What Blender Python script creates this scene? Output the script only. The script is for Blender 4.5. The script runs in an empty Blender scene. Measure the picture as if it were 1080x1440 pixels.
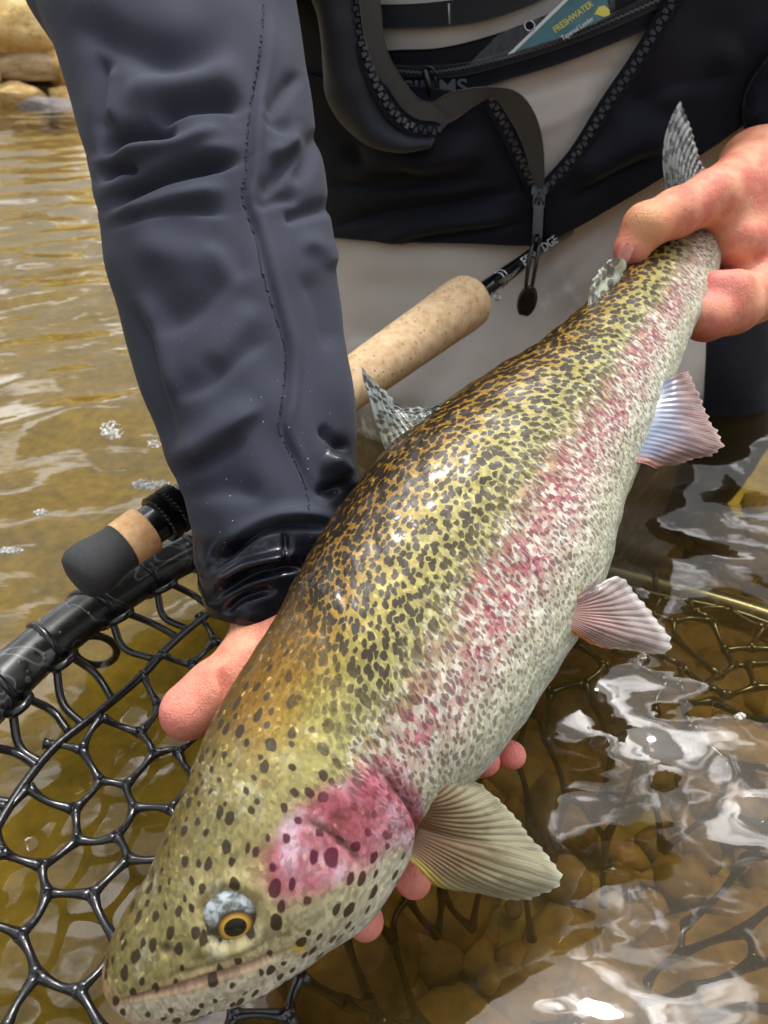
import bpy, bmesh, math, random
import numpy as np
from mathutils import Vector, Matrix
R = math.radians
rng = np.random.default_rng(7)
random.seed(7)
scn = bpy.context.scene
col = scn.collection

# ------------------------------------------------------------------ camera, sky, sun, exposure
F = 1040.0            # focal length in pixels of the 1080 x 1440 photograph
PITCH = R(32.0)       # looking down
CAMZ = 0.40           # above the water
cam = bpy.data.cameras.new('camera')
cam.sensor_fit = 'VERTICAL'; cam.sensor_height = 36.0; cam.lens = 36.0 * F / 1440.0
cam.clip_start = 0.01; cam.clip_end = 500.0
cam.dof.use_dof = True; cam.dof.focus_distance = 0.42; cam.dof.aperture_fstop = 13.0
camo = bpy.data.objects.new('camera', cam); col.objects.link(camo)
camo.location = (0, 0, CAMZ); camo.rotation_euler = (math.pi / 2 - PITCH, 0, 0)
scn.camera = camo

SUN_EL, SUN_AZ = R(71.0), R(30.0)     # azimuth from +Y (ahead of the camera), positive = to the right
world = bpy.data.worlds.new('World'); scn.world = world; world.use_nodes = True
wn = world.node_tree; wn.nodes.clear()
sky = wn.nodes.new('ShaderNodeTexSky'); sky.sky_type = 'NISHITA'; sky.sun_disc = False
sky.sun_elevation = SUN_EL; sky.sun_rotation = SUN_AZ
sky.air_density = 1.2; sky.dust_density = 6.0; sky.ozone_density = 1.0
hs = wn.nodes.new('ShaderNodeHueSaturation'); hs.inputs['Saturation'].default_value = 0.22
bg = wn.nodes.new('ShaderNodeBackground'); bg.inputs['Strength'].default_value = 0.15
wo = wn.nodes.new('ShaderNodeOutputWorld')
# broken bright overcast: the same cloud pattern all over the sky
tcw = wn.nodes.new('ShaderNodeTexCoord'); nzw = wn.nodes.new('ShaderNodeTexNoise'); nzw.inputs['Scale'].default_value = 5.5; nzw.inputs['Detail'].default_value = 3.0; nzw.inputs['Roughness'].default_value = .55; nzw.inputs['Distortion'].default_value = .6
crw = wn.nodes.new('ShaderNodeMapRange'); crw.interpolation_type = 'SMOOTHSTEP'
for i_, v_ in ((1, .51), (2, .64), (3, .52), (4, 2.6)): crw.inputs[i_].default_value = v_
mlw = wn.nodes.new('ShaderNodeMix'); mlw.data_type = 'RGBA'; mlw.blend_type = 'MULTIPLY'; mlw.inputs[0].default_value = 1.0
wn.links.new(tcw.outputs['Generated'], nzw.inputs['Vector']); wn.links.new(nzw.outputs[0], crw.inputs[0])
wn.links.new(sky.outputs[0], hs.inputs['Color']); wn.links.new(hs.outputs[0], mlw.inputs[6]); wn.links.new(crw.outputs[0], mlw.inputs[7]); wn.links.new(mlw.outputs[2], bg.inputs['Color'])
wn.links.new(bg.outputs[0], wo.inputs[0])
sl = bpy.data.lights.new('sun', 'SUN'); sl.energy = 1.0; sl.angle = R(10.5); sl.color = (1.0, 0.965, 0.91)
so = bpy.data.objects.new('sun', sl); col.objects.link(so)
_sd = Vector((math.sin(SUN_AZ) * math.cos(SUN_EL), math.cos(SUN_AZ) * math.cos(SUN_EL), math.sin(SUN_EL)))
so.rotation_euler = _sd.to_track_quat('Z', 'Y').to_euler(); so.location = _sd * 20
vs = scn.view_settings; vs.view_transform = 'Standard'; vs.look = 'None'; vs.gamma = 1.0
vs.use_curve_mapping = False; vs.exposure = 0.84
scn.cycles.max_bounces = 8; scn.cycles.transparent_max_bounces = 16
scn.cycles.caustics_reflective = False; scn.cycles.caustics_refractive = False

# ------------------------------------------------------------------ pixel / world helpers
_c, _s = math.cos(PITCH), math.sin(PITCH)
def ray(u, v):
    X = (np.asarray(u, float) - 540.0) / F; Y = (720.0 - np.asarray(v, float)) / F
    return np.stack([X, _c + Y * _s, -_s + Y * _c], -1)
def W(u, v, d):
    return np.array([0, 0, CAMZ]) + ray(u, v) * np.asarray(d, float)[..., None]
def WZ(u, v, z=0.0):                       # where the ray meets a level plane
    r = ray(u, v); return np.array([0, 0, CAMZ]) + r * ((z - CAMZ) / r[..., 2])[..., None]
def WY(u, v, y):                           # where the ray meets an upright plane
    r = ray(u, v); return np.array([0, 0, CAMZ]) + r * (y / r[..., 1])[..., None]
def proj(p):
    p = np.asarray(p) - np.array([0, 0, CAMZ])
    d = p[..., 1] * _c - p[..., 2] * _s; Y = p[..., 1] * _s + p[..., 2] * _c
    return 540 + F * p[..., 0] / d, 720 - F * Y / d, d
def sstep(a, b, x):
    t = np.clip((np.asarray(x, float) - a) / (b - a), 0, 1); return t * t * (3 - 2 * t)
def nrm(v):
    v = np.asarray(v, float); return v / np.maximum(np.linalg.norm(v, axis=-1, keepdims=True), 1e-12)
def spline(pts, n, closed=False):          # Catmull-Rom through points, n samples evenly by index
    P = np.asarray(pts, float)
    if closed: P = np.vstack([P[-1:], P, P[:2]])
    else: P = np.vstack([2 * P[0] - P[1], P, 2 * P[-1] - P[-2]])
    m = len(P) - 3
    t = np.linspace(0, m, n, endpoint=not closed); i = np.minimum(t.astype(int), m - 1); f = (t - i)[:, None]
    a, b, c, d = P[i], P[i + 1], P[i + 2], P[i + 3]
    return 0.5 * (2 * b + (c - a) * f + (2 * a - 5 * b + 4 * c - d) * f ** 2 + (3 * b - a - 3 * c + d) * f ** 3)
def even(P, n):                            # resample a polyline evenly by length
    P = np.asarray(P, float); L = np.r_[0, np.cumsum(np.linalg.norm(np.diff(P, axis=0), axis=1))]
    q = np.linspace(0, L[-1], n); return np.stack([np.interp(q, L, P[:, k]) for k in range(P.shape[1])], -1)

# ------------------------------------------------------------------ object helpers
def tag(o, label=None, cat=None, group=None, kind=None):
    if label: o['label'] = label
    if cat: o['category'] = cat
    if group: o['group'] = group
    if kind: o['kind'] = kind
    return o
def thing(name, loc, label, cat, group=None):
    o = bpy.data.objects.new(name, None); col.objects.link(o); o.location = loc; o.empty_display_size = 0.05
    bpy.context.view_layer.update()
    return tag(o, label, cat, group)
def link(name, me, parent=None):
    o = bpy.data.objects.new(name, me); col.objects.link(o)
    if parent is not None:
        o.parent = parent        # part meshes hold world coordinates
        if parent.type == 'EMPTY': o.matrix_parent_inverse = Matrix.Translation(parent.location).inverted()
    return o
def mesh(name, V, Fc, mat, parent=None, smooth=True, attrs=None, mats=None, mi=None):
    """V (n,3) world verts, Fc list of index tuples or int array (m,3|4)."""
    me = bpy.data.meshes.new(name)
    V = np.asarray(V, np.float32)
    if isinstance(Fc, np.ndarray):
        m, k = Fc.shape
        me.vertices.add(len(V)); me.vertices.foreach_set('co', V.ravel())
        me.loops.add(m * k); me.loops.foreach_set('vertex_index', Fc.astype(np.int32).ravel())
        me.polygons.add(m); me.polygons.foreach_set('loop_start', np.arange(0, m * k, k, dtype=np.int32))
        me.polygons.foreach_set('loop_total', np.full(m, k, np.int32))
        me.update(calc_edges=True); me.validate()
    else:
        me.from_pydata(V.tolist(), [], [tuple(int(q) for q in f) for f in Fc]); me.update()
    if smooth: me.polygons.foreach_set('use_smooth', np.ones(len(me.polygons), bool))
    for mm in (mats or [mat]): me.materials.append(mm)
    if mi is not None: me.polygons.foreach_set('material_index', np.asarray(mi, np.int32))
    for k, (typ, data) in (attrs or {}).items():
        a = me.attributes.new(k, typ, 'POINT')
        a.data.foreach_set('vector' if typ == 'FLOAT_VECTOR' else 'value', np.asarray(data, np.float32).ravel())
    me.update()
    return link(name, me, parent)
def gridf(n, m, cu=False, cv=False, flip=False):   # faces of an n x m vertex grid
    i = np.arange(n if cu else n - 1); j = np.arange(m if cv else m - 1)
    I, J = np.meshgrid(i, j, indexing='ij'); I2, J2 = (I + 1) % n, (J + 1) % m
    f = np.stack([I * m + J, I2 * m + J, I2 * m + J2, I * m + J2], -1).reshape(-1, 4)
    return f[:, ::-1] if flip else f
def gridn(G):                                      # normals of a vertex grid
    return nrm(np.cross(np.gradient(G, axis=0), np.gradient(G, axis=1)))
class MB:
    def __init__(s): s.v = []; s.f = []; s.n = 0; s.m = []
    def add(s, V, Fc, mi=0):
        V = np.asarray(V, float).reshape(-1, 3); s.v.append(V)
        for f in Fc: s.f.append(tuple(int(q) + s.n for q in f)); s.m.append(mi)
        s.n += len(V); return s
    def tube(s, P, r, k=10, closed=False, caps=True, mi=0):
        P = np.asarray(P, float); n = len(P); r = np.broadcast_to(np.asarray(r, float), (n,))
        T = nrm(np.roll(P, -1, 0) - np.roll(P, 1, 0)) if closed else nrm(np.gradient(P, axis=0))
        ref = np.array([0, 0, 1.0]) if abs(T[0, 2]) < .9 else np.array([1.0, 0, 0])
        N = np.zeros_like(P); N[0] = nrm(np.cross(T[0], ref))
        for i in range(1, n):
            q = N[i - 1] - T[i] * np.dot(N[i - 1], T[i]); N[i] = nrm(q)
        B = np.cross(T, N); a = np.linspace(0, 2 * np.pi, k, endpoint=False)
        V = P[:, None] + r[:, None, None] * (np.cos(a)[None, :, None] * N[:, None] + np.sin(a)[None, :, None] * B[:, None])
        f = [tuple(q) for q in gridf(n, k, closed, True)]
        if caps and not closed: f += [tuple(range(k)), tuple(range((n - 1) * k, n * k))[::-1]]
        return s.add(V, f, mi)
    def box(s, c, ax, half, mi=0):
        c = np.asarray(c, float); A = np.asarray(ax, float) * np.asarray(half, float)[:, None]
        sg = np.array([[x, y, z] for x in (-1, 1) for y in (-1, 1) for z in (-1, 1)], float)
        return s.add(c + sg @ A, [(0, 1, 3, 2), (4, 6, 7, 5), (0, 4, 5, 1), (2, 3, 7, 6), (0, 2, 6, 4), (1, 5, 7, 3)], mi)
    def lathe(s, prof, a, b, k=32, mi=0):          # prof: (t along a->b in metres, radius)
        a, b = np.asarray(a, float), np.asarray(b, float); t = nrm(b - a)
        n = nrm(np.cross(t, [0, 0, 1.0] if abs(t[2]) < .9 else [1.0, 0, 0])); bb = np.cross(t, n)
        an = np.linspace(0, 2 * np.pi, k, endpoint=False); pr = np.asarray(prof, float)
        V = a + pr[:, 0, None, None] * t + pr[:, 1, None, None] * (np.cos(an)[None, :, None] * n + np.sin(an)[None, :, None] * bb)
        f = [tuple(q) for q in gridf(len(pr), k, False, True)]
        f += [tuple(range(k)), tuple(range((len(pr) - 1) * k, len(pr) * k))[::-1]]
        return s.add(V, f, mi)
    def build(s, name, mat, parent=None, smooth=True, mats=None):
        o = mesh(name, np.vstack(s.v), s.f, mat, parent, smooth, mats=mats, mi=s.m if mats else None)
        bm = bmesh.new(); bm.from_mesh(o.data); bmesh.ops.recalc_face_normals(bm, faces=bm.faces); bm.to_mesh(o.data); bm.free()
        return o
def sheet(name, G, mat, parent, th=0.0012, attrs=None):   # closed sheet of thickness th around a grid
    n, m = G.shape[:2]; N = gridn(G); top = (G + N * th / 2).reshape(-1, 3); bot = (G - N * th / 2).reshape(-1, 3)
    q = n * m; f = [gridf(n, m), gridf(n, m, flip=True) + q]
    idx = np.arange(q).reshape(n, m)
    ring = np.r_[idx[:, 0], idx[-1, 1:], idx[-2::-1, -1], idx[0, -2:0:-1]]; r2 = np.roll(ring, -1)
    f.append(np.stack([ring, ring + q, r2 + q, r2], -1)[:, ::-1])
    at = None
    if attrs: at = {k: (t, np.concatenate([np.asarray(d).reshape(q, -1)] * 2)) for k, (t, d) in attrs.items()}
    o = mesh(name, np.vstack([top, bot]), np.vstack(f), mat, parent, attrs=at)
    return o
def vnoise(P, seed=0, octs=3):                     # cheap smooth noise: sums of random sines
    g = np.random.default_rng(seed); out = 0; amp = 1.0; fr = 1.0; P = np.asarray(P, float)
    for o in range(octs):
        for k in range(5):
            d = g.normal(size=P.shape[-1]); d /= np.linalg.norm(d)
            out = out + amp * np.sin((P @ d) * fr * 2 * np.pi * g.uniform(.7, 1.4) + g.uniform(0, 6.28)) / 5
        amp *= .5; fr *= 2.1
    return out
def stroke(px, py, pts, w1, w2=None, n=None):      # 0..1 fold profile round a pixel polyline (w1 on its right, w2 on its left), tapering at the ends
    w2 = w2 or w1
    P = spline(np.asarray(pts, float), max(12, 6 * len(pts))); L = np.r_[0, np.cumsum(np.linalg.norm(np.diff(P, axis=0), axis=1))]; L /= L[-1]
    best = np.full(px.shape, 1e9); sg = np.zeros(px.shape); tt = np.zeros(px.shape)
    for i in range(len(P) - 1):
        a, b = P[i], P[i + 1]; ab = b - a; l2 = ab @ ab + 1e-9
        t = np.clip(((px - a[0]) * ab[0] + (py - a[1]) * ab[1]) / l2, 0, 1)
        dx = px - a[0] - t * ab[0]; dy = py - a[1] - t * ab[1]; dd = dx * dx + dy * dy
        m = dd < best; best = np.where(m, dd, best)
        sg = np.where(m, ab[0] * dy - ab[1] * dx, sg); tt = np.where(m, L[i] + t * (L[i + 1] - L[i]), tt)
    w = np.where(sg > 0, w1, w2)
    return np.exp(-best / w ** 2) * (.06 + .94 * sstep(0, .26, tt) * sstep(0, .26, 1 - tt))

# ------------------------------------------------------------------ material helper
class NT:
    def __init__(s, name):
        s.mat = bpy.data.materials.new(name); s.mat.use_nodes = True; s.t = s.mat.node_tree; s.t.nodes.clear()
        s.out = s.t.nodes.new('ShaderNodeOutputMaterial')
    def n(s, typ, **kw):
        nd = s.t.nodes.new('ShaderNode' + typ)
        for k, v in kw.items(): setattr(nd, k, v)
        return nd
    def put(s, sock, v):
        if isinstance(v, bpy.types.NodeSocket): s.t.links.new(v, sock)
        elif v is not None:
            if hasattr(sock.default_value, '__len__') and not hasattr(v, '__len__'): v = [v] * len(sock.default_value)
            if hasattr(sock.default_value, '__len__') and len(v) == 3 and len(sock.default_value) == 4: v = (*v, 1)
            sock.default_value = v
    def m(s, op, a, b=None, c=None, clamp=False):
        nd = s.n('Math', operation=op, use_clamp=clamp)
        for i, q in enumerate((a, b, c)):
            if q is not None: s.put(nd.inputs[i], q)
        return nd.outputs[0]
    def vm(s, op, a, b=None, sc=None):
        nd = s.n('VectorMath', operation=op); s.put(nd.inputs[0], a)
        if b is not None: s.put(nd.inputs[1], b)
        if sc is not None: s.put(nd.inputs['Scale'], sc)
        return nd.outputs[0]
    def mix(s, f, a, b, mode='MIX'):
        nd = s.n('Mix', data_type='RGBA', blend_type=mode); s.put(nd.inputs[0], f); s.put(nd.inputs[6], a); s.put(nd.inputs[7], b)
        return nd.outputs[2]
    def map(s, x, a, b, c=0.0, d=1.0, sm=True):
        nd = s.n('MapRange'); nd.interpolation_type = 'SMOOTHSTEP' if sm else 'LINEAR'
        for i, q in enumerate((x, a, b, c, d)): s.put(nd.inputs[i], q)
        return nd.outputs[0]
    def ramp(s, x, stops, interp='LINEAR'):
        nd = s.n('ValToRGB'); s.put(nd.inputs[0], x); cr = nd.color_ramp; cr.interpolation = interp
        while len(cr.elements) < len(stops): cr.elements.new(.5)
        for e, (p, c) in zip(cr.elements, stops): e.position = p; e.color = (*c, 1) if len(c) == 3 else c
        return nd.outputs[0]
    def attr(s, name, o='Vector'): return s.n('Attribute', attribute_name=name).outputs[o]
    def sep(s, v):
        nd = s.n('SeparateXYZ'); s.put(nd.inputs[0], v); return nd.outputs
    def com(s, x, y, z=0.0):
        nd = s.n('CombineXYZ')
        for i, q in enumerate((x, y, z)): s.put(nd.inputs[i], q)
        return nd.outputs[0]
    def pos(s): return s.n('NewGeometry').outputs['Position']
    def obj(s): return s.n('TexCoord').outputs['Object']
    def noise(s, v, sc, det=3, rough=.5, dist=0.0, o=0):
        nd = s.n('TexNoise'); s.put(nd.inputs['Vector'], v); s.put(nd.inputs['Scale'], sc); nd.inputs['Detail'].default_value = det
        nd.inputs['Roughness'].default_value = rough; nd.inputs['Distortion'].default_value = dist; return nd.outputs[o]
    def vor(s, v, sc, feat='F1', rnd=1.0, dim='3D'):
        nd = s.n('TexVoronoi', feature=feat, voronoi_dimensions=dim); s.put(nd.inputs['Vector'], v); s.put(nd.inputs['Scale'], sc)
        nd.inputs['Randomness'].default_value = rnd; return nd.outputs
    def bump(s, h, st=.3, dist=.001, nrm=None):
        nd = s.n('Bump'); s.put(nd.inputs['Height'], h); nd.inputs['Strength'].default_value = st; nd.inputs['Distance'].default_value = dist
        if nrm is not None: s.put(nd.inputs['Normal'], nrm)
        return nd.outputs[0]
    def bsdf(s, **kw):
        nd = s.n('BsdfPrincipled')
        for k, v in kw.items():
            s.put(nd.inputs[{'color': 'Base Color', 'rough': 'Roughness', 'metal': 'Metallic', 'normal': 'Normal', 'coat': 'Coat Weight',
                  'coatr': 'Coat Roughness', 'sss': 'Subsurface Weight', 'sssr': 'Subsurface Radius', 'ssss': 'Subsurface Scale', 'alpha': 'Alpha',
                  'spec': 'Specular IOR Level', 'sheen': 'Sheen Weight', 'trans': 'Transmission Weight', 'ior': 'IOR', 'coatn': 'Coat Normal',
                  'sheenr': 'Sheen Roughness'}[k]], v)
        return nd.outputs[0]
    def done(s, sh):
        s.t.links.new(sh, s.out.inputs[0]); return s.mat
def lin(r, g, b):
    return tuple((c / 255 / 12.92) if c / 255 <= .04045 else ((c / 255 + .055) / 1.055) ** 2.4 for c in (r, g, b))

# ================================================================== THE PLACE: river, bed, bank
def wave(x, y):
    """height of the water; gentle rolling wavelets near, longer streaks further out"""
    g = np.random.default_rng(11); h = np.zeros_like(x)
    for lam, amp, n, spread in ((.42, .0048, 5, .5), (.19, .0024, 7, .7), (.085, .00055, 9, 1.0), (.042, .00009, 9, 1.5)):
        for k in range(n):
            l = lam * g.uniform(.75, 1.3); th = np.pi / 2 + g.normal() * spread; ph = g.uniform(0, 6.28)
            kx, ky = np.cos(th) * 2 * np.pi / l, np.sin(th) * 2 * np.pi / l
            wob = .35 * np.sin(x * g.uniform(3, 9) + y * g.uniform(-6, 6) + g.uniform(0, 6.28))
            h = h + amp / np.sqrt(n) * np.sin(kx * x + ky * y + ph + 3 * wob)
    rp_ = sstep(-.05, .25, x) * sstep(1.2, .7, y)          # choppier where fish and hands stir the water
    for k in range(14):
        l = g.uniform(.035, .10); th = g.uniform(0, 6.28); h = h + rp_ * .0105 * l / 14 ** .5 * np.sin((np.cos(th) * x + np.sin(th) * y) * 6.283 / l + g.uniform(0, 6.28) + np.sin(x * 11 + k) + np.sin(y * 9 - k))
    return h
def graded(lo, hi, a, b, fine, grow):
    q = list(np.arange(a, b, fine)); st = fine
    while q[-1] < hi: st = min(st * grow, 1.5); q.append(q[-1] + st)
    st = fine
    while q[0] > lo: st = min(st * grow, 1.5); q.insert(0, q[0] - st)
    return np.array(q)
wx = graded(-14, 14, -.75, .75, .0042, 1.03); wy = graded(-3, 9.5, -.05, 1.3, .0045, 1.018)
GX, GY = np.meshgrid(wx, wy, indexing='ij')
n = NT('river_water')
p = n.pos(); g1 = n.noise(p, 26.0, 3, .55); g2 = n.noise(n.vm('MULTIPLY', p, (5., 14., 5.)), 1.0, 3, .5)
nm = n.bump(n.m('ADD', n.m('MULTIPLY', g1, .08), g2), .17, .012)
fr = n.n('Fresnel'); fr.inputs['IOR'].default_value = 1.45; n.put(fr.inputs['Normal'], nm)
gl = n.n('BsdfGlossy'); n.put(gl.inputs['Roughness'], .015); n.put(gl.inputs['Normal'], nm); n.put(gl.inputs['Color'], (1, 1, 1))
tr = n.n('BsdfTransparent'); n.put(tr.inputs['Color'], (.82, .76, .52))
df = n.n('BsdfDiffuse'); n.put(df.inputs['Color'], (.16, .105, .03))
m1 = n.n('MixShader'); m1.inputs[0].default_value = .10; n.t.links.new(tr.outputs[0], m1.inputs[1]); n.t.links.new(df.outputs[0], m1.inputs[2])
m2 = n.n('MixShader'); n.t.links.new(fr.outputs[0], m2.inputs[0]); n.t.links.new(m1.outputs[0], m2.inputs[1]); n.t.links.new(gl.outputs[0], m2.inputs[2])
M_water = n.done(m2.outputs[0])
wat = mesh('river_water', np.stack([GX, GY, wave(GX, GY)], -1).reshape(-1, 3), gridf(len(wx), len(wy)), M_water)
tag(wat, 'rippled clear brown river water', kind='structure')

n = NT('river_bed')
p = n.pos(); c = n.ramp(n.noise(p, 7, 5, .6), [(.25, lin(78, 74, 22)), (.5, lin(132, 118, 40)), (.62, lin(158, 140, 50)), (.8, lin(98, 104, 38))])
M_bed = n.done(n.bsdf(color=n.mix(.5, c, n.ramp(n.noise(p, 45, 4, .6), [(.3, lin(72, 60, 20)), (.7, lin(166, 140, 58))])), rough=.8,
              normal=n.bump(n.noise(p, 30, 4), .6, .01)))
bx = np.linspace(-14, 14, 90); by = np.linspace(-3, 9.5, 60); BX, BY = np.meshgrid(bx, by, indexing='ij')
BZ = -.24 - .04 * vnoise(np.stack([BX, BY], -1) * .8, 3) + .5 * sstep(6.3, 9.3, BY)
bed = mesh('river_bed', np.stack([BX, BY, BZ], -1).reshape(-1, 3), gridf(90, 60), M_bed); tag(bed, 'brown silty river bed under the water', kind='structure')

def blob(seed, sub=2, flat=.6, rough=.22, facet=.5):   # a stone: icosphere pushed by planes and noise
    bm = bmesh.new(); bmesh.ops.create_icosphere(bm, subdivisions=sub, radius=1.0)
    V = np.array([v.co[:] for v in bm.verts]); Fc = np.array([[v.index for v in f.verts] for f in bm.faces]); bm.free()
    g = np.random.default_rng(seed)
    for k in range(int(9 * facet * 2)):
        d = nrm(g.normal(size=3)); lim = g.uniform(.62, .9); q = V @ d; V = V - np.outer(np.maximum(q - lim, 0) * .85, d)
    V = V * (1 + rough * vnoise(V * .45, seed + 5, 4)[:, None])
    V = V * np.array([1, g.uniform(.7, 1.0), flat]); return V, Fc
# loose cobbles and pebbles on the bed
protos = [blob(100 + k, 2, g_, .1, .4) for k, g_ in enumerate((.45, .55, .6, .5))]
Vs, Fs, base, tint = [], [], 0, []
for k in range(1500):
    V, Fc = protos[k % 4]; x = rng.uniform(-.12, .75); y = rng.uniform(0.0, 1.0); s = rng.choice([.012, .018, .026, .04, .055], p=[.3, .3, .22, .12, .06]) * rng.uniform(.8, 1.25)
    a = rng.uniform(0, 6.28); ca, sa = math.cos(a), math.sin(a)
    Q = V * s; Q = np.stack([Q[:, 0] * ca - Q[:, 1] * sa + x, Q[:, 0] * sa + Q[:, 1] * ca + y, Q[:, 2] - .225 + s * .2], -1)
    Vs.append(Q); Fs.append(Fc + base); base += len(Q); tint.append(np.full(len(Q), rng.uniform()))
n = NT('bed_stone')
t = n.attr('tint', 'Fac'); c = n.ramp(t, [(0, lin(46, 36, 18)), (.35, lin(112, 84, 36)), (.7, lin(84, 64, 28)), (.88, lin(150, 120, 64)), (1, lin(60, 54, 40))])
M_bs = n.done(n.bsdf(color=n.mix(.35, c, n.ramp(n.noise(n.pos(), 60, 4), [(.3, lin(45, 32, 14)), (.7, lin(190, 150, 80))])), rough=.7))
st = mesh('bed_cobbles', np.vstack(Vs), np.vstack(Fs), M_bs, attrs={'tint': ('FLOAT', np.concatenate(tint))}); tag(st, 'brown cobbles and pebbles lying on the river bed', kind='stuff')

# bank and hillside behind the boulders
n = NT('bank_ground')
p = n.pos(); c = n.ramp(n.noise(p, 1.1, 6, .65), [(.3, lin(92, 84, 36)), (.5, lin(165, 142, 72)), (.7, lin(205, 178, 110))])
M_bank = n.done(n.bsdf(color=n.mix(.4, c, n.ramp(n.noise(p, 9, 5, .7), [(.35, lin(70, 66, 28)), (.65, lin(214, 184, 116))])), rough=.95, normal=n.bump(n.noise(p, 6, 5, .7), 1, .2)))
bx = np.linspace(-40, 40, 200); by = np.linspace(6.9, 60, 120); BX, BY = np.meshgrid(bx, by, indexing='ij')
BZ = -.25 + .55 * sstep(6.9, 7.6, BY) + .21 * np.maximum(BY - 7.6, 0) + .55 * vnoise(np.stack([BX, BY], -1) * .13, 8, 4) * sstep(7.5, 12, BY)
hill = mesh('hillside', np.stack([BX, BY, BZ], -1).reshape(-1, 3), gridf(200, 120), M_bank); tag(hill, 'dry grassy hillside rising behind the rocky river bank', kind='structure')

def rockmat(name, c0, c1, c2):
    n = NT(name); p = n.obj(); c = n.ramp(n.noise(p, 2.2, 6, .62), [(.28, c0), (.5, c1), (.72, c2)])
    c = n.mix(n.map(n.noise(p, 6, 4, .6), .58, .72, 0, .55), c, lin(120, 88, 45))
    return n.done(n.bsdf(color=c, rough=.9, normal=n.bump(n.noise(p, 5, 6, .7), .7, .08)))
M_sand = rockmat('sandy_rock', lin(196, 152, 84), lin(240, 202, 132), lin(252, 228, 172))
M_pale = rockmat('pale_rock', lin(170, 140, 100), lin(214, 186, 142), lin(236, 214, 178))
M_grey = rockmat('grey_rock', lin(120, 112, 108), lin(160, 150, 146), lin(185, 176, 170))
M_shaded = rockmat('shaded_rock', lin(70, 58, 40), lin(110, 92, 64), lin(150, 126, 90))  # rock colour darkened to paint in the shade of the crevice
RY = 7.0
def boulder(u, v, wpx, hpx, mat, label, seed, dy=0.0, flat=None, group=None):
    y = RY + dy; c = WY(u, v, y); k = y / ray(u, v)[1] / F
    V, Fc = blob(seed, 4, 1.0, .10, .55); V = V / np.abs(V).max(0)
    o = mesh('boulder', V, Fc, mat); o.location = c; o.scale = (wpx * k / 2, (flat or min(wpx, hpx) * 1.1) * k / 2, hpx * k / 2)
    tag(o, label, 'rock', group); return o
boulder(48, 58, 175, 125, M_sand, 'large golden boulder, the topmost of the pile on the far bank', 21, .55)
boulder(98, 82, 130, 92, M_sand, 'golden boulder wedged behind the sleeve under the topmost boulder', 22, .40)
boulder(12, 72, 44, 26, M_pale, 'small tan stone wedged under the topmost golden boulder', 23, .30)
boulder(36, 76, 30, 20, M_sand, 'pebble-like golden stone squeezed between tan stone and golden boulder', 24, .28)
boulder(58, 96, 150, 44, M_pale, 'long pale ledge rock overhanging the dark crevice', 25, .28)
boulder(62, 112, 140, 34, M_shaded, 'rock set back in the bank crevice, coloured dark for its shade', 26, .45)
boulder(20, 140, 92, 46, M_sand, 'yellow rounded rock at the water edge beside the grey slab', 27, .12)
boulder(104, 136, 80, 40, M_sand, 'pale yellow rock rising behind the grey slab', 28, .16)
boulder(88, 158, 132, 46, M_grey, 'smooth grey slab of rock at the waterline', 29, .02)
boulder(-60, 90, 140, 120, M_pale, 'tan boulder at the far end of the rocky bank', 30, .3)
for k in range(30):
    x = -190 - 66 * k if k < 10 else 190 + 70 * (k - 10)
    boulder(x, rng.uniform(70, 150), rng.uniform(70, 150), rng.uniform(50, 110), (M_sand, M_pale, M_grey, M_pale)[k % 4], 'weathered boulder lining the far bank of the river', 60 + k, rng.uniform(.0, .6), None, 'boulders lining the far bank')
# a tuft of dry grass on the topmost boulder
n = NT('dry_grass'); M_gr = n.done(n.bsdf(color=n.ramp(n.noise(n.pos(), 9, 2), [(.3, lin(110, 110, 40)), (.7, lin(190, 170, 90))]), rough=.8))
mb = MB(); c0 = WY(4, 16, RY + .35)
for k in range(70):
    b = c0 + np.array([rng.uniform(-.18, .16), rng.uniform(-.08, .1), rng.uniform(-.03, .02)]); a = rng.uniform(-.9, .9); l = rng.uniform(.12, .32)
    q = [b, b + np.array([a * .25 * l, 0, .6 * l]), b + np.array([a * .8 * l, -.1 * l, l])]; mb.tube(spline(q, 5), [.006, .006, .005, .004, .001], 4)
tag(mb.build('grass_tuft', M_gr), 'tuft of dry green grass on top of the golden boulders', 'grass')

# ================================================================== THE TROUT
# stations along the body: centre (pixel u, v), depth, width across in pixels, angle between back and line of sight
ST = np.array([
 (160, 1400, .3200,  26, 50), (174, 1391, .3195, 82, 50), (196, 1377, .3190, 124, 50), (246, 1338, .3200, 180, 51), (313, 1281, .3250, 244, 53), (398, 1184, .3350, 308, 58),
 (462, 1060, .3550, 322, 65), (549, 950, .3800, 366, 71), (620, 842, .4080, 374, 74), (686, 746, .4350, 358, 76), (752, 650, .4670, 286, 77),
 (825, 562, .5000, 212, 78), (887, 475, .5400, 156, 79), (933, 408, .5800, 120, 80), (962, 355, .6150, 104, 80), (972, 300, .6450, 104, 80)], float)
NS, NTH = 620, 360
tt_ = np.linspace(0, 1, NS) ** 1.15 * (len(ST) - 1)
def stv(k):
    P = ST[:, k]; P = np.r_[2 * P[0] - P[1], P, 2 * P[-1] - P[-2]]; i = np.minimum(tt_.astype(int), len(ST) - 2); f = tt_ - i
    a, b, c, d = P[i], P[i + 1], P[i + 2], P[i + 3]
    return .5 * (2 * b + (c - a) * f + (2 * a - 5 * b + 4 * c - d) * f ** 2 + (3 * b - a - 3 * c + d) * f ** 3)
su, sv_, sd_, swp, sal = [stv(k) for k in range(5)]
swp = np.maximum(swp, 6.0)
FC = W(su, sv_, sd_)                                    # centre line in the world
FT = nrm(np.gradient(FC, axis=0))                       # towards the tail
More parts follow.
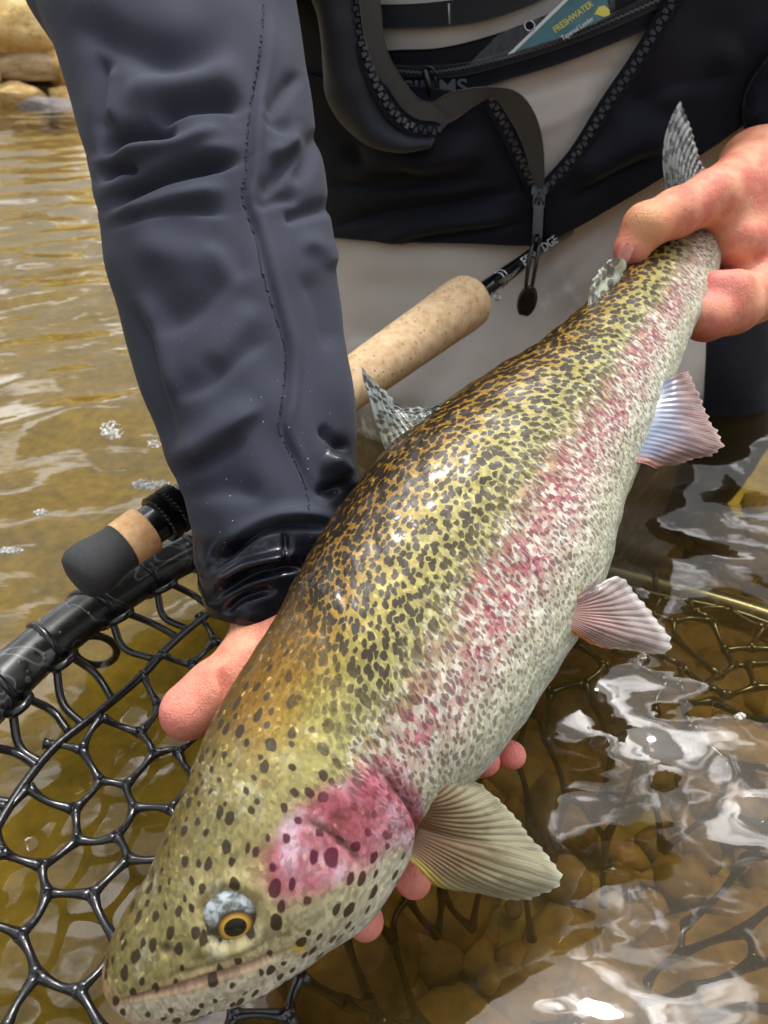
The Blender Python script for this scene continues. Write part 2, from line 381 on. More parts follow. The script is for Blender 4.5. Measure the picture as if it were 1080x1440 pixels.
VD = nrm(np.array([0, 0, CAMZ]) - FC); VD = nrm(VD - FT * (VD * FT).sum(1, keepdims=True))
LD = nrm(np.cross(FT, VD)); 
if LD[300, 0] > 0: LD = -LD                             # towards the upper left: the back side
al = np.radians(sal)[:, None]
FN = nrm(VD * np.cos(al) + LD * np.sin(al))             # dorsal direction
FB = nrm(np.cross(FT, FN)); FB = FB * np.sign((FB * VD).sum(1, keepdims=True))   # flank that faces the camera
S_m = np.r_[0, np.cumsum(np.linalg.norm(np.diff(FC, axis=0), axis=1))]; FL = S_m[-1]
sn = S_m / FL
app = swp * sd_ / F / 2
rat = np.interp(sn, [0, .03, .1, .2, .35, .55, .75, .9, 1], [.85, .74, .64, .64, .62, .62, .58, .48, .40])
hh = app / np.sqrt(np.sin(al[:, 0]) ** 2 + (rat * np.cos(al[:, 0])) ** 2); ww = hh * rat
th = np.linspace(0, 2 * np.pi, NTH, endpoint=False)     # 0 = back, pi/2 = camera flank, pi = belly
ex = 2.25
cs, sn_ = np.cos(th), np.sin(th)
cs2 = np.sign(cs) * np.abs(cs) ** (2 / ex); sn2 = np.sign(sn_) * np.abs(sn_) ** (2 / ex)
# the back is a little narrower than the belly
wid = 1 - .10 * np.maximum(cs, 0) ** 2 + .03 * np.maximum(-cs, 0)
FG = FC[:, None] + FN[:, None] * (hh[:, None] * cs2)[..., None] + FB[:, None] * (ww[:, None] * (sn2 * wid))[..., None]
thn = np.where(th <= np.pi, th, 2 * np.pi - th)
ang = np.broadcast_to(thn / np.pi, (NS, NTH))           # 0 back .. 1 belly
arc = ang * (hh * (1 + rat) / 2 * np.pi)[:, None]        # metres round from the back
side = np.broadcast_to(np.where(th <= np.pi, 1.0, -1.0), (NS, NTH))
SM = np.broadcast_to(S_m[:, None], (NS, NTH))
PU, PV, PD = proj(FG)
NG = gridn(FG); _flip = np.sign(((FG - FC[:, None]) * NG).sum(-1)).mean(); NG = NG * (1 if _flip > 0 else -1)
facing = (NG * (np.array([0, 0, CAMZ]) - FG)).sum(-1) > 0
def fish_at(u, v):                                      # surface point, normal and parameters under a pixel
    q = np.where(facing, (PU - u) ** 2 + (PV - v) ** 2, 1e9); i, j = np.unravel_index(q.argmin(), q.shape)
    return FG[i, j].copy(), NG[i, j].copy(), S_m[i], ang[i, j], (i, j)
def sa_line(pts):                                       # pixel polyline -> (s metres, ang) polyline on the camera flank
    return np.array([(fish_at(u, v)[2], fish_at(u, v)[3]) for u, v in pts])
def pline(pts, w1, w2=None, scale=.16):                 # groove profile in (s, ang*scale) space
    q = sa_line(pts); return stroke(SM, ang * scale, np.stack([q[:, 0], q[:, 1] * scale], -1), w1, w2)
# relief of the head: gill cover edge, cheek plate, mouth, jaw bone, nostril, eye socket
gill_pts = [(500, 1072), (545, 1100), (578, 1140), (585, 1185), (560, 1228)]
pre_pts = [(418, 1150), (455, 1168), (488, 1192), (512, 1226)]
mouth_pts = [(163, 1408), (200, 1400), (250, 1389), (310, 1372), (370, 1352), (418, 1332)]
maxi_pts = [(225, 1380), (290, 1362), (360, 1336), (405, 1316)]
dsp = np.zeros((NS, NTH))
g_gill = pline(gill_pts, .0035); g_pre = pline(pre_pts, .0011); g_mouth = pline(mouth_pts, .0017); g_maxi = pline(maxi_pts, .0018)
dsp -= .0030 * g_gill + .0012 * g_pre + .0030 * g_mouth + .0010 * g_maxi
gq = sa_line(gill_pts); gs = np.interp(ang, np.sort(gq[:, 1]), gq[np.argsort(gq[:, 1]), 0])
gm = sstep(.30, .42, ang) * sstep(.95, .80, ang)
dsp += .0035 * gm * sstep(gs - .035, gs - .006, SM) * sstep(gs + .003, gs - .003, SM)      # gill cover stands proud
lj = sstep(.66, .75, ang) * sstep(.115, .02, SM); dsp += .0012 * lj
fol = .0007 * vnoise(np.stack([SM * 26, arc * 40], -1), 4, 3) * sstep(.0, .05, SM); dsp += fol
eyeP, eyeN, eyeS, eyeA, _ = fish_at(322, 1292)
rE = np.linalg.norm(FG - eyeP, axis=-1)
dsp += .0016 * np.exp(-((rE - .0150) / .004) ** 2) - .0040 * np.exp(-(rE / .0105) ** 2)
nosP = fish_at(232, 1337)[0]; rN = np.linalg.norm(FG - nosP, axis=-1); dsp -= .0022 * np.exp(-(rN / .0022) ** 2)
FG2 = FG + NG * dsp[..., None]
# ----- skin
n = NT('trout_skin')
fa = n.sep(n.attr('fuv')); s_, arc_, a_ = fa[0], fa[1], fa[2]
ms = n.sep(n.attr('fmask')); m_groove, m_cheek, m_eye = ms[0], ms[1], ms[2]
P = n.com(s_, arc_, 0.0)
Pd = n.vm('ADD', P, n.vm('SCALE', n.vm('SUBTRACT', n.noise(P, 210, 2, .5, o=1), (.5, .5, .5)), sc=.0042))
hd = n.map(s_, .135, .105); hs_ = n.map(n.m('ADD', s_, n.m('MULTIPLY', a_, .06)), .195, .140)                                  # 1 on the head
nz = n.noise(P, 60, 4, .6); nzf = n.noise(P, 420, 3, .6)
a2 = n.m('ADD', a_, n.m('MULTIPLY', n.m('SUBTRACT', nz, .5), .10))
body = n.ramp(a2, [(.0, lin(84, 58, 12)), (.14, lin(112, 80, 18)), (.24, lin(136, 104, 32)), (.34, lin(148, 136, 70)), (.45, lin(162, 156, 98)),
                   (.56, lin(190, 180, 160)), (.66, lin(192, 188, 164)), (.76, lin(182, 188, 164)), (.87, lin(180, 192, 182)), (.97, lin(214, 218, 212))])
head = n.ramp(a2, [(.0, lin(98, 84, 40)), (.22, lin(128, 118, 72)), (.40, lin(148, 138, 90)), (.54, lin(172, 164, 126)), (.70, lin(192, 186, 158)), (.85, lin(212, 210, 198))])
base = n.mix(hd, body, head)
# fine scales
sc_ = n.vor(n.vm('MULTIPLY', P, (1.0, 1.25, 1)), 330, 'F1', .55, '2D')
sce = n.vor(n.vm('MULTIPLY', P, (1.0, 1.25, 1)), 330, 'DISTANCE_TO_EDGE', .55, '2D')
srnd = n.sep(sc_[1])[0]
body_m = n.m('SUBTRACT', 1.0, hd)
flank = n.m('MULTIPLY', n.m('MULTIPLY', n.map(a2, .40, .50), n.map(a2, .99, .84)), body_m)
base = n.mix(n.m('MULTIPLY', flank, n.map(srnd, .45, .9, 0, .5)), base, lin(240, 238, 228))  # white glints of single scales painted into the flank colour
# the pink band and cheek
pk = n.m('MULTIPLY', n.m('MULTIPLY', n.map(a2, .44, .525), n.map(a2, .67, .56)), n.map(s_, .66, .52, .25, 1.0))
pk = n.m('MULTIPLY', n.m('MULTIPLY', pk, body_m), n.map(n.noise(P, 36, 4, .65), .30, .60, .35, 1.0))
pk2 = n.m('MULTIPLY', pk, n.map(n.m('ADD', n.m('MULTIPLY', srnd, .7), n.m('MULTIPLY', nzf, .6)), .35, .85, 1.0, .18))
base = n.mix(n.m('MULTIPLY', pk2, .85), base, n.mix(n.noise(P, 55, 2), lin(178, 92, 112), lin(150, 52, 78)))
ck = n.m('MULTIPLY', n.map(n.m('ADD', m_cheek, n.m('MULTIPLY', n.m('SUBTRACT', n.noise(P, 70, 5, .65), .5), 1.1)), .18, .95), n.map(m_cheek, .0, .35))
base = n.mix(n.m('MULTIPLY', ck, .92), base, n.ramp(n.noise(P, 48, 4, .6), [(.28, lin(116, 44, 58)), (.40, lin(164, 78, 94)), (.52, lin(186, 116, 134)), (.62, lin(204, 168, 186)), (.74, lin(170, 150, 118))]))
base = n.mix(n.m('MULTIPLY', m_eye, n.map(nz, .35, .65, .0, .5)), base, lin(206, 190, 140))
ms2 = n.sep(n.attr('fmask2'))
base = n.mix(n.m('MULTIPLY', ms2[1], .8), base, n.mix(n.noise(P, 90, 3), lin(232, 226, 212), lin(206, 196, 168)))
base = n.mix(n.m('MULTIPLY', ms2[0], .75), base, n.mix(n.noise(P, 120, 3), lin(214, 164, 142), lin(190, 150, 110)))
base = n.mix(n.m('MULTIPLY', n.map(n.noise(P, 34, 5, .7), .5, .66), n.m('MULTIPLY', hd, .38)), base, lin(196, 196, 176))
base = n.mix(n.m('MULTIPLY', n.map(n.noise(P, 75, 4, .7), .56, .70), n.m('MULTIPLY', hd, .5)), base, lin(112, 96, 44))
fleck = n.vor(P, 620, 'F1', 1.0, '2D'); fl_ = n.m('ADD', n.m('MULTIPLY', n.sep(fleck[1])[1], .6), n.m('MULTIPLY', nzf, .5))
base = n.mix(1.0, base, n.map(fl_, .2, .9, .74, 1.24), 'MULTIPLY')
base = n.mix(n.m('MULTIPLY', n.map(fl_, .80, .95), n.m('MULTIPLY', n.map(a2, .70, .40), .6)), base, lin(226, 206, 130))
base = n.mix(n.m('MULTIPLY', ms2[2], .9), base, lin(226, 190, 50))
# spots: dense on the back, small scale marks low on the flank, sparse and round on the head
Psp = n.sep(Pd); Pt = n.com(n.m('SUBTRACT', Psp[0], n.m('MULTIPLY', n.m('MULTIPLY', Psp[0], Psp[0]), .42)), n.m('MULTIPLY', Psp[1], n.map(s_, .3, .62, 1.25, .95)), 0)
v1 = n.vor(Pt, 236, 'F1', .85, '2D'); r1 = n.sep(v1[1])[0]
rad1 = n.m('MULTIPLY', n.map(a_, .02, .46, .57, .42), n.m('ADD', .72, n.m('MULTIPLY', r1, .5)))
sp1 = n.m('MULTIPLY', n.map(n.m('SUBTRACT', v1[0], rad1), .05, -.06), n.m('MULTIPLY', n.map(a2, .56, .40), n.m('SUBTRACT', 1.0, hs_)))
Ph = n.vm('ADD', P, n.vm('SCALE', n.vm('SUBTRACT', n.noise(P, 160, 2, .5, o=1), (.5, .5, .5)), sc=.0034))
v2 = n.vor(Ph, 128, 'F1', .85, '2D'); r2 = n.sep(v2[1])[0]
sp2 = n.m('MULTIPLY', n.map(n.m('SUBTRACT', v2[0], n.m('ADD', .155, n.m('MULTIPLY', n.m('MULTIPLY', r2, r2), .17))), .04, -.04), n.m('MULTIPLY', n.map(a2, .88, .74), n.m('MAXIMUM', hd, n.m('MULTIPLY', hs_, n.map(a2, .50, .42)))))
sp2 = n.m('MULTIPLY', sp2, n.map(r2, .06, .10))
v3 = n.vor(n.vm('MULTIPLY', Pd, (1.0, .66, 1)), 330, 'F1', .9, '2D'); r3 = n.sep(v3[1])[0]
sp3 = n.m('MULTIPLY', n.map(n.m('SUBTRACT', v3[0], n.m('ADD', .20, n.m('MULTIPLY', r3, .22))), .05, -.07), n.m('MULTIPLY', n.m('MULTIPLY', n.map(a2, .36, .46), n.map(a2, .92, .60, 0, 1)), body_m))
dark = n.mix(n.map(a_, .18, .50), lin(22, 15, 5), lin(62, 54, 42))
base = n.mix(n.m('MULTIPLY', sp3, .74), base, n.mix(pk, lin(86, 72, 62), lin(112, 44, 66)))
base = n.mix(n.m('MULTIPLY', sp1, .97), base, dark)
base = n.mix(n.m('MULTIPLY', sp2, .95), base, n.mix(m_cheek, lin(54, 44, 30), lin(92, 26, 52)))
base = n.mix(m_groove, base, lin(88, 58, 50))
bmp = n.bump(n.m('ADD', n.m('MULTIPLY', n.map(sce[0], 0, .12), body_m), n.m('MULTIPLY', nzf, .5)), .12, .0005)
glit = n.m('MULTIPLY', flank, n.map(srnd, .3, .9, .15, .75))
M_fish = n.done(n.bsdf(color=base, metal=n.m('ADD', .10, n.m('MULTIPLY', glit, .35)), rough=n.m('SUBTRACT', .42, n.m('MULTIPLY', glit, .12)), normal=bmp, coat=.26, coatr=.10, spec=.25,
                coatn=n.bump(n.noise(P, 130, 3, .5), .10, .0012), sss=.06, sssr=(.01, .006, .004), ssss=.3))
fish_o = thing('rainbow_trout', tuple(FC[NS // 2] - np.array([0, 0, .09])), 'large spotted rainbow trout with a pink flank held across the water', 'fish')
cheek = np.exp(-((np.hypot((PU - 486) * .805 + (PV - 1162) * .594, 0) / 78) ** 4)) * 0
cu, cv = (PU - 484), (PV - 1168); cu = PU - 474; cv = PV - 1172; e1 = (cu * .80 + cv * -.60) / 132; e2 = (cu * .60 + cv * .80) / 66
cheek = sstep(1.45, .55, np.hypot(e1, e2)) * facing
# red gill edge behind the plate
cheek = np.maximum(cheek, sstep(1.1, .8, np.hypot((PU - 572) / 26, (PV - 1150) / 48)) * facing)
eyem = np.exp(-((rE - .013) / .010) ** 2) * facing * sstep(1380, 1260, PV)
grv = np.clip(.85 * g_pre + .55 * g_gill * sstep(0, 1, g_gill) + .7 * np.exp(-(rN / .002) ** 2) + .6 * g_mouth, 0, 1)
mq = sa_line(mouth_pts); mo_ = np.argsort(mq[:, 0]); ma = np.interp(SM, mq[mo_, 0], mq[mo_, 1]); mend = sstep(mq[:, 0].max() + .02, mq[:, 0].max() - .01, SM)
lipm = np.clip(pline(mouth_pts, .0045) + sstep(.020, .004, SM) * .8, 0, 1); jawm = sstep(ma + .01, ma + .05, ang) * mend
fo = mesh('body', FG2.reshape(-1, 3), gridf(NS, NTH, False, True, flip=_flip < 0), M_fish, fish_o,
     attrs={'fuv': ('FLOAT_VECTOR', np.stack([SM, arc, ang], -1)), 'fmask2': ('FLOAT_VECTOR', np.stack([lipm, jawm, np.exp(-((PU - 421) / 9) ** 2 - ((PV - 1334) / 6) ** 2) * facing], -1)), 'fmask': ('FLOAT_VECTOR', np.stack([grv, cheek, eyem], -1))})
bm = bmesh.new(); bm.from_mesh(fo.data); bm.verts.ensure_lookup_table()
for r0 in (0, (NS - 1) * NTH): bm.faces.new([bm.verts[r0 + k] for k in range(NTH)])
bmesh.ops.recalc_face_normals(bm, faces=bm.faces); bm.to_mesh(fo.data); bm.free()
fo.data.polygons.foreach_set('use_smooth', np.ones(len(fo.data.polygons), bool))

# ----- eye
def dome(c, nv, r, depth, k=40, rows=14, up=None):        # a cap of radius r bulging depth along nv
    nv = nrm(nv); ux = nrm(np.cross(nv, [0, 0, 1.0] if up is None else up)); uy = np.cross(nv, ux)
    a = np.linspace(0, 2 * np.pi, k, endpoint=False); q = np.linspace(0.02, 1, rows)
    V = c + (q[:, None, None] * r) * (np.cos(a)[None, :, None] * ux + np.sin(a)[None, :, None] * uy) + ((np.sqrt(np.maximum(1 - q ** 2, 0)) * depth)[:, None, None]) * nv
    f = [tuple(x) for x in gridf(rows, k, False, True)] + [tuple(range(k))]
    return V.reshape(-1, 3), f, ux, uy
n = NT('trout_eye')
e = n.attr('er', 'Fac'); eu = n.attr('eup', 'Fac')
c = n.ramp(e, [(.0, (.004, .004, .005)), (.36, (.004, .004, .005)), (.385, lin(220, 178, 80)), (.46, lin(196, 148, 52)), (.54, lin(110, 84, 36)), (.60, lin(44, 38, 26)), (1, lin(70, 64, 48))], 'LINEAR')
c = n.mix(n.m('MULTIPLY', n.map(e, .56, .68), n.map(n.m('ADD', eu, n.m('MULTIPLY', n.noise(n.pos(), 260, 3), .3)), .20, .70)), c, n.mix(n.map(n.noise(n.pos(), 190, 4, .6), .42, .62), lin(92, 94, 86), lin(186, 196, 200)))  # pale upper side: the cornea's glare painted into the eye colour
M_eye = n.done(n.bsdf(color=c, rough=.25, coat=1.0, coatr=.02))
eN = nrm(eyeN + .35 * FT[60] * 0 + .15 * FB[60])
# iris looks a little down and outwards
V, f, ux, uy = dome(eyeP - eN * .0036, eN, .0118, .0046, 56, 22)
ctr = fish_at(330, 1303)[0] - (eyeP) ; ctr = ctr - eN * (ctr @ eN)
rel = V - (eyeP - eN * .0042) - ctr; rel = rel - np.outer(rel @ eN, eN)
mesh('eye', V, f, M_eye, fish_o, attrs={'er': ('FLOAT', np.linalg.norm(rel * 1.0, axis=1) / .0122), 'eup': ('FLOAT', (rel @ nrm(LD[60] + .2 * FT[60])) / .0122)})

# ----- fins: fans of rays over a membrane
def finmat(name, c_base, c_out, c_edge, spots=0.0, alpha=.80, spotc=lin(50, 45, 35), edge0=.90, lead=None):
    n = NT(name); f = n.sep(n.attr('fin')); a, r, nr = f[0], f[1], f[2]
    ray_ = n.m('MULTIPLY', a, nr); br = n.m('ADD', ray_, n.m('MULTIPLY', n.m('SUBTRACT', n.noise(n.com(n.m('MULTIPLY', a, 6.), n.m('MULTIPLY', r, 3.), 0), 2.0, 2), .5), .5))
    w = n.m('ABSOLUTE', n.m('SUBTRACT', n.m('FRACT', br), .5)); line = n.map(w, .10, .34, 1.0, 0.0)
    w2 = n.m('ABSOLUTE', n.m('SUBTRACT', n.m('FRACT', n.m('MULTIPLY', br, 3.0)), .5)); line2 = n.m('MULTIPLY', n.map(w2, .05, .4, 1.0, 0.0), n.map(r, .35, .8))
    c = n.mix(n.map(r, .05, .8), c_base, c_out); c = n.mix(n.map(r, edge0, min(edge0 + .1, 1.0)), c, c_edge)
    if lead: c = n.mix(n.map(a, .86, .985), c, lead)
    bl = n.noise(n.com(n.m('MULTIPLY', a, 5.), n.m('MULTIPLY', r, 2.), 0), 2.5, 4, .6)
    c = n.mix(n.m('MULTIPLY', n.map(bl, .5, .7), .45), c, n.mix(.5, c_base, (.02, .02, .02)))
    c = n.mix(n.m('MULTIPLY', line, .42), c, n.mix(.55, c, (.03, .025, .02)))
    c = n.mix(n.m('MULTIPLY', line2, .30), c, (.75, .73, .68))
    if spots:
        v = n.vor(n.com(n.m('MULTIPLY', a, n.m('MULTIPLY', nr, .55)), n.m('MULTIPLY', r, 10.0), 0), 1.0, 'F1', .8, '2D')
        c = n.mix(n.m('MULTIPLY', n.map(v[0], .42, .30), spots), c, spotc)
    al_ = n.m('SUBTRACT', alpha, n.m('MULTIPLY', n.map(r, .2, .95), n.m('MULTIPLY', n.m('SUBTRACT', 1.0, line), .22)))
    d = n.bsdf(color=c, rough=.3, coat=.7, coatr=.08, alpha=al_, normal=n.bump(n.m('ADD', line, n.m('MULTIPLY', line2, .4)), .25, .0005))
    t = n.n('BsdfTranslucent'); n.put(t.inputs[0], c); mx = n.n('MixShader'); mx.inputs[0].default_value = .18
    n.t.links.new(d, mx.inputs[1]); n.t.links.new(t.outputs[0], mx.inputs[2])
    return n.done(mx.outputs[0])
def fin(name, base, outer, mat, rays, dtip=0.0, bulge=0.0, th_=.0007, nr=60, na=150, ripple=.0006, fray=.02, dbase=0.0):
    """base, outer: pixel polylines from the trailing to the leading edge; the roots lie on the fish, the tips dtip metres further from the camera"""
    B = np.array([fish_at(u, v)[0] - fish_at(u, v)[1] * .004 for u, v in base]); _, _, db = proj(B)
    Bp = even(np.array(base, float), na); bd = np.interp(np.linspace(0, 1, na), np.linspace(0, 1, len(base)), db) + dbase
    O = even(spline(np.array(outer, float), 80), na); a = np.linspace(0, 1, na)
    g = np.random.default_rng(len(name) + rays); ends = g.uniform(1 - fray, 1 + fray * .4, rays + 2)
    e = np.interp(a * rays, np.arange(rays + 2), ends) - fray * .8 * np.abs(np.sin(np.pi * a * rays))
    B3 = W(Bp[:, 0], Bp[:, 1], bd); O3 = W(O[:, 0], O[:, 1], bd + (dtip if np.isscalar(dtip) else np.interp(a, np.linspace(0, 1, len(dtip)), dtip)))
    r = np.linspace(0, 1, nr); G = B3[:, None] + (O3 - B3)[:, None] * (r[None, :, None] * e[:, None, None])
    N = gridn(G); G = G + N * (bulge * np.sin(np.pi * r)[None, :] + ripple * np.sin(2 * np.pi * a * rays)[:, None] * sstep(0, .3, r)[None] + .0025 * vnoise(np.stack(np.broadcast_arrays(a[:, None] * 2, r[None] * 1.2), -1), rays, 2) * r[None])[..., None]
    at = np.stack(np.broadcast_arrays(a[:, None], r[None], np.full((1, 1), float(rays))), -1)
    return sheet(name, G, mat, fish_o, th_, {'fin': ('FLOAT_VECTOR', at)})
M_pec = finmat('pectoral_membrane', lin(128, 92, 58), lin(176, 172, 136), lin(206, 206, 180), .0, .72, lead=lin(196, 176, 80))
M_pel = finmat('pelvic_membrane', lin(190, 146, 138), lin(190, 172, 168), lin(236, 228, 224), .0, .84, edge0=.84, lead=lin(232, 140, 70))
M_anal = finmat('anal_membrane', lin(136, 148, 172), lin(158, 116, 108), lin(206, 176, 166), .0, .92, edge0=.9, lead=lin(206, 140, 124))
M_dor = finmat('dorsal_membrane', lin(120, 122, 96), lin(150, 160, 158), lin(176, 184, 184), .9, .93)
M_adi = finmat('adipose_membrane', lin(150, 150, 110), lin(166, 176, 164), lin(150, 150, 140), .0, .96)
M_cau = finmat('caudal_membrane', lin(120, 124, 110), lin(150, 158, 156), lin(214, 218, 218), .85, .95, edge0=.86)
fin('pectoral_fin', [(596, 1118), (590, 1160), (570, 1205)], [(622, 1078), (668, 1098), (712, 1132), (752, 1178), (792, 1232), (770, 1256), (720, 1264), (640, 1246)], M_pec, 26, [.02, .03, .02], .006, ripple=.00022, fray=.03)
fin('pelvic_fin', [(806, 842), (802, 866), (796, 882)], [(846, 798), (838, 822), (872, 811), (908, 846), (946, 910), (905, 918), (850, 908)], M_pel, 20, [.0, .015, .02], .003, ripple=.0002, fray=.035)
fin('anal_fin', [(930, 540), (914, 590), (893, 650)], [(968, 520), (982, 546), (1002, 590), (1019, 630), (975, 648), (930, 656)], M_anal, 18, [.0, .01, .02], .003, ripple=.00014, fray=.06)
fin('dorsal_fin', [(632, 576), (590, 600), (542, 634)], [(640, 570), (592, 572), (552, 566), (528, 536), (508, 516)], M_dor, 11, [.0, .01, .005], .002, dbase=.004)
o = fin('adipose_fin', [(868, 398), (848, 414), (828, 430)], [(877, 386), (877, 368), (862, 364), (846, 378), (834, 402)], M_adi, 5, 0.0, .001, th_=.0025, fray=.0)
# dark round blotches of the little adipose fin are read by its material
n = NT('adipose_skin'); p = n.pos(); v = n.vor(p, 105, 'F1', .9)
o.data.materials[0] = n.done(n.bsdf(color=n.mix(n.map(v[0], .52, .40), lin(186, 192, 168), lin(84, 84, 72)), rough=.35, coat=.6, sss=.1, ssss=.3))
# tail fin beyond the fist
def tailfin():
    a = np.linspace(0, 1, 120); r = np.linspace(0, 1, 60)
    O = even(spline(np.array([(1075, 255), (1040, 266), (1006, 254), (986, 230), (978, 204), (968, 172), (956, 143)], float), 80), 120); Od = np.interp(a, [0, .5, 1], [.70, .672, .662])
    B = even(np.array([(998, 300), (972, 296), (948, 300)], float), 120); B3 = W(B[:, 0], B[:, 1], np.full(120, .652)); O3 = W(O[:, 0], O[:, 1], Od)
    mid = W(np.interp(a, [0, 1], [1040, 912]), np.interp(a, [0, 1], [290, 209]), np.interp(a, [0, .5, 1], [.69, .668, .652]))
    rr = r[None, :, None]; G = (1 - rr) ** 2 * B3[:, None] + 2 * rr * (1 - rr) * mid[:, None] + rr ** 2 * O3[:, None]
    N = gridn(G); G = G + N * (.0007 * np.sin(2 * np.pi * a * 20))[:, None, None]
    at = np.stack(np.broadcast_arrays(a[:, None], r[None], np.full((1, 1), 20.0)), -1)
    sheet('caudal_fin', G, M_cau, fish_o, .001, {'fin': ('FLOAT_VECTOR', at)})
tailfin()

# ================================================================== THE ANGLER
PERSON = thing('person', (.17, 1.0, -.22), 'person in a dark jacket and pale grey waders kneeling in the river, holding the trout', 'person')
def surfnet(f, lo, h):                                   # surface of f = 0 as quads
    sgn = f < 0; nx, ny, nz = f.shape
    cor = [(i, j, k) for i in (0, 1) for j in (0, 1) for k in (0, 1)]
    cnt = sum(sgn[i:nx - 1 + i, j:ny - 1 + j, k:nz - 1 + k].astype(np.int8) for i, j, k in cor)
    cells = np.argwhere((cnt > 0) & (cnt < 8)); vid = np.full((nx - 1, ny - 1, nz - 1), -1, np.int64); vid[tuple(cells.T)] = np.arange(len(cells))
    val = np.stack([f[cells[:, 0] + i, cells[:, 1] + j, cells[:, 2] + k] for i, j, k in cor], -1); C = np.array(cor, float)
    acc = np.zeros((len(cells), 3)); num = np.zeros(len(cells))
    for a in range(8):
        for b in range(a + 1, 8):
            if np.abs(C[a] - C[b]).sum() != 1: continue
            m = (val[:, a] < 0) != (val[:, b] < 0); t = val[:, a] / np.where(m, val[:, a] - val[:, b], 1)
            acc += np.where(m[:, None], C[a] + t[:, None] * (C[b] - C[a]), 0); num += m
    V = lo + h * (cells + acc / num[:, None]); out = []
    for ax in range(3):
        sl0 = [slice(None)] * 3; sl1 = [slice(None)] * 3; sl0[ax] = slice(0, -1); sl1[ax] = slice(1, None)
        e = np.argwhere(sgn[tuple(sl0)] != sgn[tuple(sl1)]); o1, o2 = [(1, 2), (2, 0), (0, 1)][ax]
        ok = (e[:, o1] > 0) & (e[:, o2] > 0) & (e[:, o1] < f.shape[o1] - 1) & (e[:, o2] < f.shape[o2] - 1); e = e[ok]
        q = []
        for d1, d2 in ((-1, -1), (0, -1), (0, 0), (-1, 0)):
            c = e.copy(); c[:, o1] += d1; c[:, o2] += d2; q.append(vid[tuple(c.T)])
        q = np.stack(q, -1); neg = sgn[tuple(e.T)]; q = np.where(neg[:, None], q, q[:, ::-1]); out.append(q)
    return V, np.vstack(out)
def cone_sdf(P, a, b, ra, rb):
    ab = b - a; l2 = ab @ ab + 1e-12; t = np.clip(((P - a) @ ab) / l2, 0, 1)
    return np.linalg.norm(P - a - t[..., None] * ab, axis=-1) - (ra + (rb - ra) * t)
def smin(a, b, k):
    h = np.clip(.5 + .5 * (b - a) / k, 0, 1); return b + (a - b) * h - k * h * (1 - h)
def sculpt(groups, cuts, h, pad=.012):
    """groups: list of (k_within, k_to_body, [ (a, b, ra, rb) ]) round cones; cuts: smooth grooves"""
    pts = np.array([p for g in groups for c in g[2] for p in (c[0], c[1])]); rm = max(max(c[2], c[3]) for g in groups for c in g[2])
    lo = pts.min(0) - rm - pad; hi = pts.max(0) + rm + pad; nn = np.ceil((hi - lo) / h).astype(int) + 1
    ax = [lo[i] + h * np.arange(nn[i]) for i in range(3)]; f = np.full(tuple(nn), .05)
    def region(a, b, r):
        l = np.minimum(a, b) - r; u = np.maximum(a, b) + r
        return tuple(slice(max(0, int((l[i] - lo[i]) / h)), min(nn[i], int((u[i] - lo[i]) / h) + 2)) for i in range(3))
    def pts_of(rg): return np.stack(np.meshgrid(*[ax[i][rg[i]] for i in range(3)], indexing='ij'), -1)
    for kw, kb, cones in groups:
        g = np.full(tuple(nn), .05)
        for a, b, ra, rb in cones:
            rg = region(a, b, max(ra, rb) + .03); g[rg] = smin(g[rg], cone_sdf(pts_of(rg), a, b, ra, rb), kw)
        f = smin(f, g, kb)
    for a, b, r, k in cuts:                              # smooth subtraction
        rg = region(a, b, r + .02); f[rg] = -smin(-f[rg], cone_sdf(pts_of(rg), a, b, r, r), k)
    return surfnet(f, lo, h)
def chain(pts, rad):
    P = [W(*map(np.array, q)) for q in pts]; return [(P[i], P[i + 1], rad[i], rad[i + 1]) for i in range(len(P) - 1)]
def w1(u, v, d): return W(np.array(u), np.array(v), np.array(d))

# --- hand under the belly (palm up), thumb along the back of the fish
hA = [(.012, .010, chain([(372, 700, .455), (386, 862, .440), (408, 925, .440)], [.027, .0215, .0245]) +
       chain([(395, 900, .440), (440, 1060, .447)], [.024, .021]) + chain([(408, 915, .445), (478, 1035, .458)], [.024, .020]) + chain([(420, 905, .45), (528, 985, .468)], [.022, .017])),
      (.006, .014, chain([(402, 905, .436), (352, 934, .418), (304, 968, .404), (270, 996, .399)], [.022, .0185, .0150, .0146]) + chain([(300, 972, .4035), (262, 1003, .3985)], [.0135, .0138])),
      (.004, .005, chain([(440, 1060, .447), (462, 1155, .436), (486, 1240, .414), (514, 1296, .391)], [.0150, .0120, .0108, .0098])),
      (.004, .005, chain([(478, 1035, .458), (520, 1130, .447), (552, 1196, .428), (582, 1238, .404)], [.0150, .0120, .0108, .0098])),
      (.004, .005, chain([(510, 1005, .462), (588, 1056, .452), (642, 1076, .432), (682, 1070, .402)], [.0145, .0118, .0100, .0084])),
      (.004, .005, chain([(528, 980, .468), (620, 1020, .462), (682, 1052, .446), (720, 1062, .420)], [.0135, .0108, .0094, .0081]))]
cA = [(w1(318, 944, .392), w1(330, 985, .392), .0026, .003), (w1(311, 948, .392), w1(322, 990, .392), .0020, .003),
      (w1(372, 880, .395), w1(350, 905, .393), .0014, .004), (w1(366, 872, .398), w1(340, 898, .396), .0010, .004)]
VA, FA = sculpt(hA, cA, .0013)
